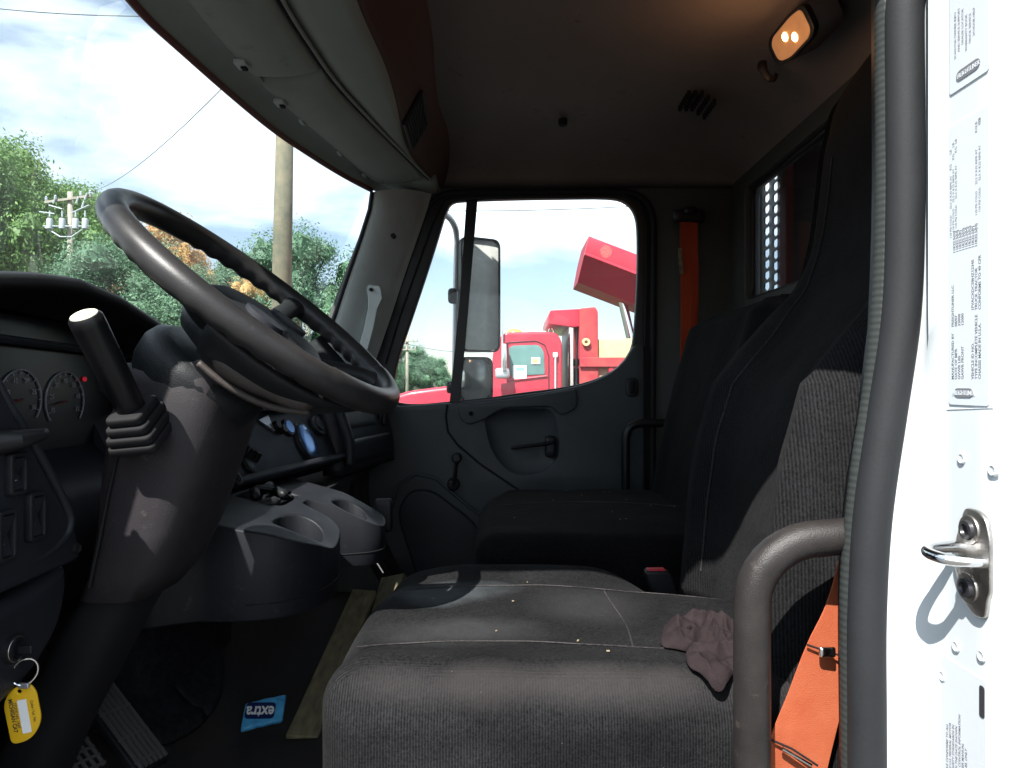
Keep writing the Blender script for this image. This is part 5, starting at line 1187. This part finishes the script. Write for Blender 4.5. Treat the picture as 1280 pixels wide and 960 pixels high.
def make_tree(seed, kind, m, label, loc, H, W, group='trees behind the lot', rot=0, nleaf=9000):
    t = thing('tree', loc, label, 'tree', group); t['_o'] = (0, 0, 0)
    v, f, blobs = crown_mesh(seed, kind, nleaf)
    def icore(c, s):
        vv, ff = [], []; NU, NV = 7, 10
        for i in range(NU+1):
            for j in range(NV):
                th, ph = pi*i/NU, 2*pi*j/NV; d = Vector((math.sin(th)*math.cos(ph), math.sin(th)*math.sin(ph), math.cos(th)))
                vv.append(c+d*s*.58*(1+.5*noise.noise(d*2.5+c*9)))
        for i in range(NU):
            for j in range(NV): ff.append((i*NV+j, i*NV+(j+1) % NV, (i+1)*NV+(j+1) % NV, (i+1)*NV+j))
        return vv, ff
    for c, s in blobs:
        vv, ff = icore(c, s); o = len(v); v += vv; f += [tuple(o+i for i in q) for q in ff]
    S = Matrix.Diagonal((H*W, H*W, H))
    mk('crown', ([S @ p for p in v], f), m, t, smooth=0)
    tr = MB(); tr.add(tube([(0, 0, -.3), (.05*H*.1, 0, H*.3), (0, .0, H*.62), (.01*H, 0, H*.86)], [H*.022, H*.016, H*.010, H*.003], 8))
    for c, s in blobs[:16]:
        z0 = max(.12, c.z*.62); tr.add(tube([(0, 0, z0*H), (c.x*.5*H*W, c.y*.5*H*W, (z0*.5+c.z*.5)*H), S @ c], [H*.008, H*.005, H*.002], 5))
    mk('trunk', tr, g['bark'], t, smooth=180)
    t.rotation_euler.z = rot
    return t
TG = make_tree(11, 'round', g['leafg'], 'tall bright green tree at the far left edge above the dash hood', (at(-22, 480, 42.).x, 42., ZG), 15.8, .86, nleaf=42000)
TD = make_tree(23, 'round', g['leafd'], 'blue green tree right of the thick near pole beside the grey windscreen pillar', (at(375, 480, 33.).x, 33., ZG), 8.9, .92, nleaf=30000)
TO = make_tree(37, 'tall', g['leafo'], 'tan autumn tree seen between the two sides of the wheel rim', (at(205, 480, 38.).x, 38., ZG), 11.2, .72, nleaf=16000)
def ctree(src, u, y, H, label, rot, wide=1.):
    c = copy_tree(src); c['label'] = label; c.location = ((u-640)/F*y, y, ZG); s = H; c.rotation_euler.z = rot; c.scale = (s*wide, s*wide, s); return c
ctree(TG, 66, 46., .93, 'bright green tree behind the pole with transformers', 1.1)
ctree(TG, 78, 48., .95, 'green tree just left of the top of the steering wheel rim', 2.3, 1.1)
ctree(TG, 10, 52., 1.02, 'second row green tree filling the gap behind the tallest tree at left', 4.0, 1.1)
ctree(TD, 158, 34., .98, 'blue green tree low behind the left part of the steering wheel', 1.0, 1.15)
ctree(TD, 215, 35., .86, 'short blue green tree right above the curved dash hood end', 2.2, 1.1)
ctree(TG, 55, 45., .55, 'low green tree rising from behind the dash hood', 5.0, 1.3)
ctree(TG, 112, 44., .50, 'low green tree right of the transformer pole base', .4, 1.2)
ctree(TD, 300, 36., .96, 'rounded blue green tree inside the wheel opening', 3.0, .9)
ctree(TO, 306, 30., .60, 'small orange brown tree inside the wheel opening before the green one', 2.0, 1.1)
ctree(TO, 240, 41., .95, 'thin tan tree right of the larger autumn tree', 4.0, .8)
ctree(TD, 345, 39., .98, 'blue green tree just left of the thick near pole, behind the far wheel rim', 4.4, .8)
ctree(TO, 128, 52., .9, 'orange tree top peeking behind the wheel rim at left', 1.4, .7)
ctree(TD, 506, 66., .62, 'distant low tree at the left edge of the side window', .7, 1.5)
ctree(TD, 538, 70., .52, 'distant low tree just left of the mirror in the side window', 2.7, 1.3)
ctree(TD, 478, 64., .66, 'distant tree hidden partly by the wheel end', 1.7, 1.4)
ctree(TG, -60, 40., 1.05, 'big green tree outside the left edge of the windscreen', 3.1)
ctree(TD, 440, 50., .7, 'distant tree behind the grey windscreen pillar', 5.1, 1.2)
# --- red dump truck
YT = 11.5
def Q(u, v, y=YT): p = px(u, v, y); return (p.x, p.z)
dt = thing('dump_truck', (1.0, YT+1.1, ZG), 'red dump truck parked broadside with amber beacon and red cab guard outside the passenger window', 'truck')
def ext(pts, y0, y1, name, m, par, r=.02, bev=.01): # profile in XZ extruded between y0 and y1
    return mk(name, plate(rpoly([Q(*p[:2])+tuple(p[2:]) for p in pts], r, 5), [], y1-y0, bev, 2, FY((y0+y1)/2)), m, par)
body = ext([(612, 560), (612, 500), (616, 440, .1), (624, 422, .1), (632, 415, .15), (696, 415, .18), (703, 428, .1), (703, 560)], YT, YT+2.1, 'cab', g['red'], dt, .03, .04)
ext([(470, 560), (470, 505, .1), (500, 490, .3), (560, 482, .3), (612, 478), (616, 560)], YT+.25, YT+1.85, 'hood', g['red'], dt, .05, .08)
ext([(638, 470), (636, 435, .03), (641, 432, .04), (674, 431, .12), (680, 440, .06), (681, 468, .03)], YT-.012, YT+.02, 'door_window', g['mgreen'], body, .03, .004)
mk('door_seam', tube([Vector((Q(u, v)[0], YT-.004, Q(u, v)[1])) for u, v in ((633, 432), (636, 428), (670, 426), (681, 431), (686, 445), (686, 500))], .012, 6), mat('dark red seam', (.12, .01, .02), .6), body)
mk('window_bead', tube([Vector((Q(u, v)[0], YT-.01, Q(u, v)[1])) for u, v in ((634, 476), (684, 470))], .02, 6), g['red'], body)
m = MB(); pA = Q(641, 473); pB = Q(658, 457)
m.add(plate([pA, (pB[0], pA[1]), pB, (pA[0], pB[1])], [], .01, 0, 0, FY(YT-.022)), 0); m.add(plate(rpoly([Q(645, 463), Q(655, 463), Q(655, 459), Q(645, 459)], .01), [], .006, 0, 0, FY(YT-.030)), 1)
pA = Q(664, 455); pB = Q(675, 447); m.add(plate([pA, (pB[0], pA[1]), pB, (pA[0], pB[1])], [], .01, 0, 0, FY(YT-.022)), 0); pA = Q(666, 453.5); pB = Q(672, 448.5); m.add(plate([pA, (pB[0], pA[1]), pB, (pA[0], pB[1])], [], .006, 0, 0, FY(YT-.030)), 2)
mk('window_papers', m, [g['paper'], mat('green print', (.2, .5, .35), .6), mat('yellow print', (.6, .5, .15), .6)], body)
mk('grab_rail', tube([Vector((Q(694, v)[0], YT-.05, Q(694, v)[1])) for v in (443, 470, 500)], .012, 6), g['paper'], body); mk('handle_mount', softbox((Q(694, 444)[0], YT-.04, Q(694, 444)[1]), (.04, .03, .045), .02, 5), g['paper'], body)
mk('beacon', lathe((Q(643, 416)[0], YT+.8, Q(643, 416)[1]-.02), (0, 0, 1), [(0, .16), (.08, .15), (.14, .10), (.16, .01)], 14), g['amber'], body)
mk('air_horn', tube([(Q(660, 413)[0], YT+.6, Q(660, 413)[1]+.02), (Q(686, 413)[0], YT+.6, Q(660, 413)[1]+.02)], [.035, .015], 8), g['chrome'], body)
mk('roof_hook', tube(cr([(Q(688, 415)[0], YT+.5, Q(0, 416)[1]), (Q(688, 415)[0], YT+.5, Q(0, 410)[1]), (Q(691, 415)[0], YT+.5, Q(0, 407)[1]), (Q(694, 415)[0], YT+.5, Q(0, 410)[1]), (Q(694, 415)[0], YT+.5, Q(0, 416)[1])], 4), .012, 6), g['chrome'], body)
mk('antenna', tube([(Q(628, 430)[0], YT-.05, Q(0, 428)[1]), (Q(629, 372)[0], YT-.05, Q(0, 376)[1])], [.018, .006], 6), g['alum'], body)
mk('sun_visor', box((Q(618, 430)[0], YT+1.05, Q(0, 428)[1]), (.12, 1.9, .12)), g['red'], body, bevel=.02)
mt_ = mk('wing_mirror', box((Q(631, 448)[0], YT-.20, Q(0, 448)[1]), (.07, .17, .46)), g['chrome'], body, bevel=.02); mk('mirror_bracket', tube([(Q(634, 428)[0], YT, Q(0, 428)[1]), (Q(628, 428)[0], YT-.2, Q(0, 429)[1]), (Q(628, 470)[0], YT-.2, Q(0, 472)[1]), (Q(634, 470)[0], YT, Q(0, 472)[1])], .015, 6), g['chrome'], mt_)
mk('round_mirror', softbox((Q(628, 468)[0], YT-.2, Q(0, 467)[1]), (.12, .05, .09), .05, 6), g['alum'], body, smooth=180)
ext([(712, 540), (712, 402), (717, 400), (724, 402), (724, 540)], YT+.3, YT+1.8, 'front_column', g['alum'], dt, .01)
mk('stack_pipe', cyl((Q(716, 0)[0], YT+.15, ZG+.8), (Q(716, 0)[0], YT+.15, Q(0, 404)[1]), .06, None, 12), g['chrome'], dt)
ext([(686, 405), (686, 396, .02), (688, 388), (726, 386), (726, 408), (716, 409)], YT, YT+2.2, 'cab_guard', g['red'], dt, .02)
ext([(724, 520), (724, 386), (744, 384), (747, 390), (748, 520)], YT-.05, YT+2.3, 'bulkhead', g['redrust'], dt, .03)
ext([(748, 450), (748, 424), (930, 420), (930, 450)], YT, YT+2.2, 'side_board', g['tarp'], dt, .01)
ext([(724, 459), (724, 447), (930, 447), (930, 459)], YT-.10, YT+2.3, 'top_rail', g['redrust'], dt, .02)
ext([(724, 520), (724, 458), (930, 458), (925, 520)], YT, YT+2.2, 'dump_body', mat('rusty brown dump side', (.30, .13, .08), .8, nscale=3, col2=(.42, .30, .20)), dt, .02)
for u in (760, 800, 845, 890): ext([(u, 520), (u, 459), (u+7, 459), (u+7, 520)], YT-.08, YT+.02, 'body_rib', g['red'], dt, .01)
mk('rust_ring', lathe((Q(732, 428)[0], YT-.05, Q(0, 428)[1]), (0, -1, 0), [(0, .07), (.06, .065), (.06, .03), (.01, .02)], 16), g['tarp'], dt)
mk('chassis', box((1.4, YT+1.1, ZG+.85), (8.5, .9, .3)), g['truckdark'], dt)
mk('fuel_tank', cyl((-.1, YT+.35, ZG+.75), (.9, YT+.35, ZG+.75), .32, None, 20), g['alum'], dt)
for wx in (-1.6, 3.0, 4.2):
    for wy in (YT+.2, YT+2.0):
        w = mk('wheel', cyl((wx, wy-.17, ZG+.52), (wx, wy+.17, ZG+.52), .52, None, 24), g['tyre'], dt, bevel=.03); mk('wheel_rim', cyl((wx, wy-.185, ZG+.52), (wx, wy+.185, ZG+.52), .28, None, 18), g['alum'], w)
mk('bumper', box((-2.4, YT+1.1, ZG+.55), (.15, 2.2, .35)), g['chrome'], dt, bevel=.03)
# --- second truck with tipped body
Y2 = 15.5
rt = thing('tipped_dump_truck', (4.4, Y2+1.1, ZG), 'truck with its red dump body tipped high, its corner at upper right of the window', 'truck')
def Q2(u, v): p = px(u, v, Y2); return Vector((p.x, p.z))
A0, A1 = Q2(722, 353), Q2(736, 295); dxy = Vector((math.cos(R(-21)), math.sin(R(-21)))); Lg = 4.3
def band(k0, k1, y0, name, m, th=.12):
    a, b = A0.lerp(A1, k0), A0.lerp(A1, k1); return mk(name, plate([a, a+dxy*Lg, b+dxy*Lg*.97, b], [], th, .012, 1, FY(y0)), m, bdy)
def sec(off):
    o = []
    for yy, k in ((0, 1), (0, .60), (.55, .0), (1.75, .0), (2.3, .60), (2.3, 1)):
        p = A0.lerp(A1, k)+off; sc__ = (Y2+min(yy, .55))/Y2; o.append(Vector((p.x*sc__, Y2+yy, p.y*sc__)))
    return o
bdy = mk('raised_body', loft([sec(Vector((0, 0))), sec(dxy*Lg)]), mat('red body with underside shade', (.24, .010, .024), .6, nscale=1.2, col2=(.30, .02, .035)), rt)  # darker red than the side band, underside shade put into the colour
band(.64, .99, Y2+.0, 'top_rail', g['red'], .10); band(.585, .64, Y2+.02, 'side_rib', g['red'], .20)
mk('chassis', box((5.4, Y2+1.1, ZG+.85), (8., .9, .3)), g['truckdark'], rt)
mk('hoist', cyl((3.4, Y2+1.1, ZG+.9), (A0.x+1.2, Y2+1.1, A0.y-.3), .11, None, 12), g['chrome'], rt)
mk('body_hinge', cyl((A0.x+dxy.x*Lg*.95, Y2+1.1, ZG+.9), (A0.x+dxy.x*Lg*.9, Y2+1.1, A0.y+dxy.y*Lg*.9+.1), .25, None, 8), g['truckdark'], rt)
mk('cab', softbox((1.35+1.2, Y2+1.1, ZG+1.55), (.75, 1.05, .8), .18, 10), g['red'], rt, smooth=180)
for wx in (2.3, 6.2, 7.5):
    for wy in (Y2+.2, Y2+2.0):
        w = mk('wheel', cyl((wx, wy-.17, ZG+.52), (wx, wy+.17, ZG+.52), .52, None, 24), g['tyre'], rt, bevel=.03); mk('wheel_rim', cyl((wx, wy-.185, ZG+.52), (wx, wy+.185, ZG+.52), .28, None, 18), g['alum'], w)
# ================= LIGHT, SKY, CAMERA =================
sd = Vector((.28, .55, -.80)).normalized()       # direction sunlight travels
su = bpy.data.lights.new('sun', 'SUN'); su.energy = 5.0; su.angle = R(.5); su.color = (1, .965, .91)
so = bpy.data.objects.new('sun', su); COL.objects.link(so); so.rotation_euler = sd.to_track_quat('-Z', 'Y').to_euler(); so.location = (0, 0, 30)
w = bpy.data.worlds.new('World'); SC.world = w; w.use_nodes = True; N, L = w.node_tree.nodes, w.node_tree.links
bg = N['Background']; sk = N.new('ShaderNodeTexSky'); sk.sky_type = 'NISHITA'; sk.sun_disc = False
sk.sun_elevation = math.asin(-sd.z); sk.sun_rotation = math.atan2(-sd.x, -sd.y); sk.air_density = 1.0; sk.dust_density = .5; sk.ozone_density = 1.3
tc = N.new('ShaderNodeTexCoord'); mp = N.new('ShaderNodeMapping'); mp.inputs['Scale'].default_value = (1, 1, 2.6); mp.inputs['Location'].default_value = (3.1, 1.7, .4)
L.new(tc.outputs['Generated'], mp.inputs['Vector'])
n = N.new('ShaderNodeTexNoise'); n.inputs['Scale'].default_value = 2.0; n.inputs['Detail'].default_value = 9; n.inputs['Roughness'].default_value = .52; n.inputs['Distortion'].default_value = .3; L.new(mp.outputs[0], n.inputs['Vector'])
rp = N.new('ShaderNodeValToRGB'); rp.color_ramp.elements[0].position = .44; rp.color_ramp.elements[0].color = (.10, .10, .10, 1); rp.color_ramp.elements[1].position = .64; L.new(n.outputs['Fac'], rp.inputs['Fac'])
mx = N.new('ShaderNodeMix'); mx.data_type = 'RGBA'; mx.inputs['B'].default_value = (13., 14.2, 15., 1); L.new(rp.outputs['Color'], mx.inputs['Factor']); L.new(sk.outputs[0], mx.inputs['A'])
L.new(mx.outputs['Result'], bg.inputs['Color']); bg.inputs['Strength'].default_value = .066
# warm light of the lit dome lamp
pl_ = bpy.data.lights.new('dome_lamp_light', 'POINT'); pl_.energy = .2; pl_.color = (1, .50, .24); pl_.shadow_soft_size = .03
po = bpy.data.objects.new('dome_lamp_light', pl_); COL.objects.link(po); po.location = px(985, 60, 1.44); po.location += Vector((-.10, 0, -.03))
cam = bpy.data.cameras.new('camera'); co = bpy.data.objects.new('camera', cam); COL.objects.link(co); cam.lens = 24; cam.sensor_width = 36; cam.clip_start = .02; cam.clip_end = 2000
co.rotation_euler = (R(90), 0, 0); SC.camera = co
for o in list(SC.objects):
    if o.parent is None: o.location.z += EYE
    if '_o' in o: del o['_o']
vs = SC.view_settings; vs.view_transform = 'Standard'; vs.look = 'None'; vs.exposure = 1.55; vs.gamma = 1; vs.use_curve_mapping = False
SC.cycles.max_bounces = 8; SC.cycles.diffuse_bounces = 5; SC.cycles.transparent_max_bounces = 16; SC.cycles.glossy_bounces = 4
SC.cycles.use_denoising = True; SC.cycles.sample_clamp_indirect = 4; SC.cycles.caustics_reflective = False; SC.cycles.caustics_refractive = False
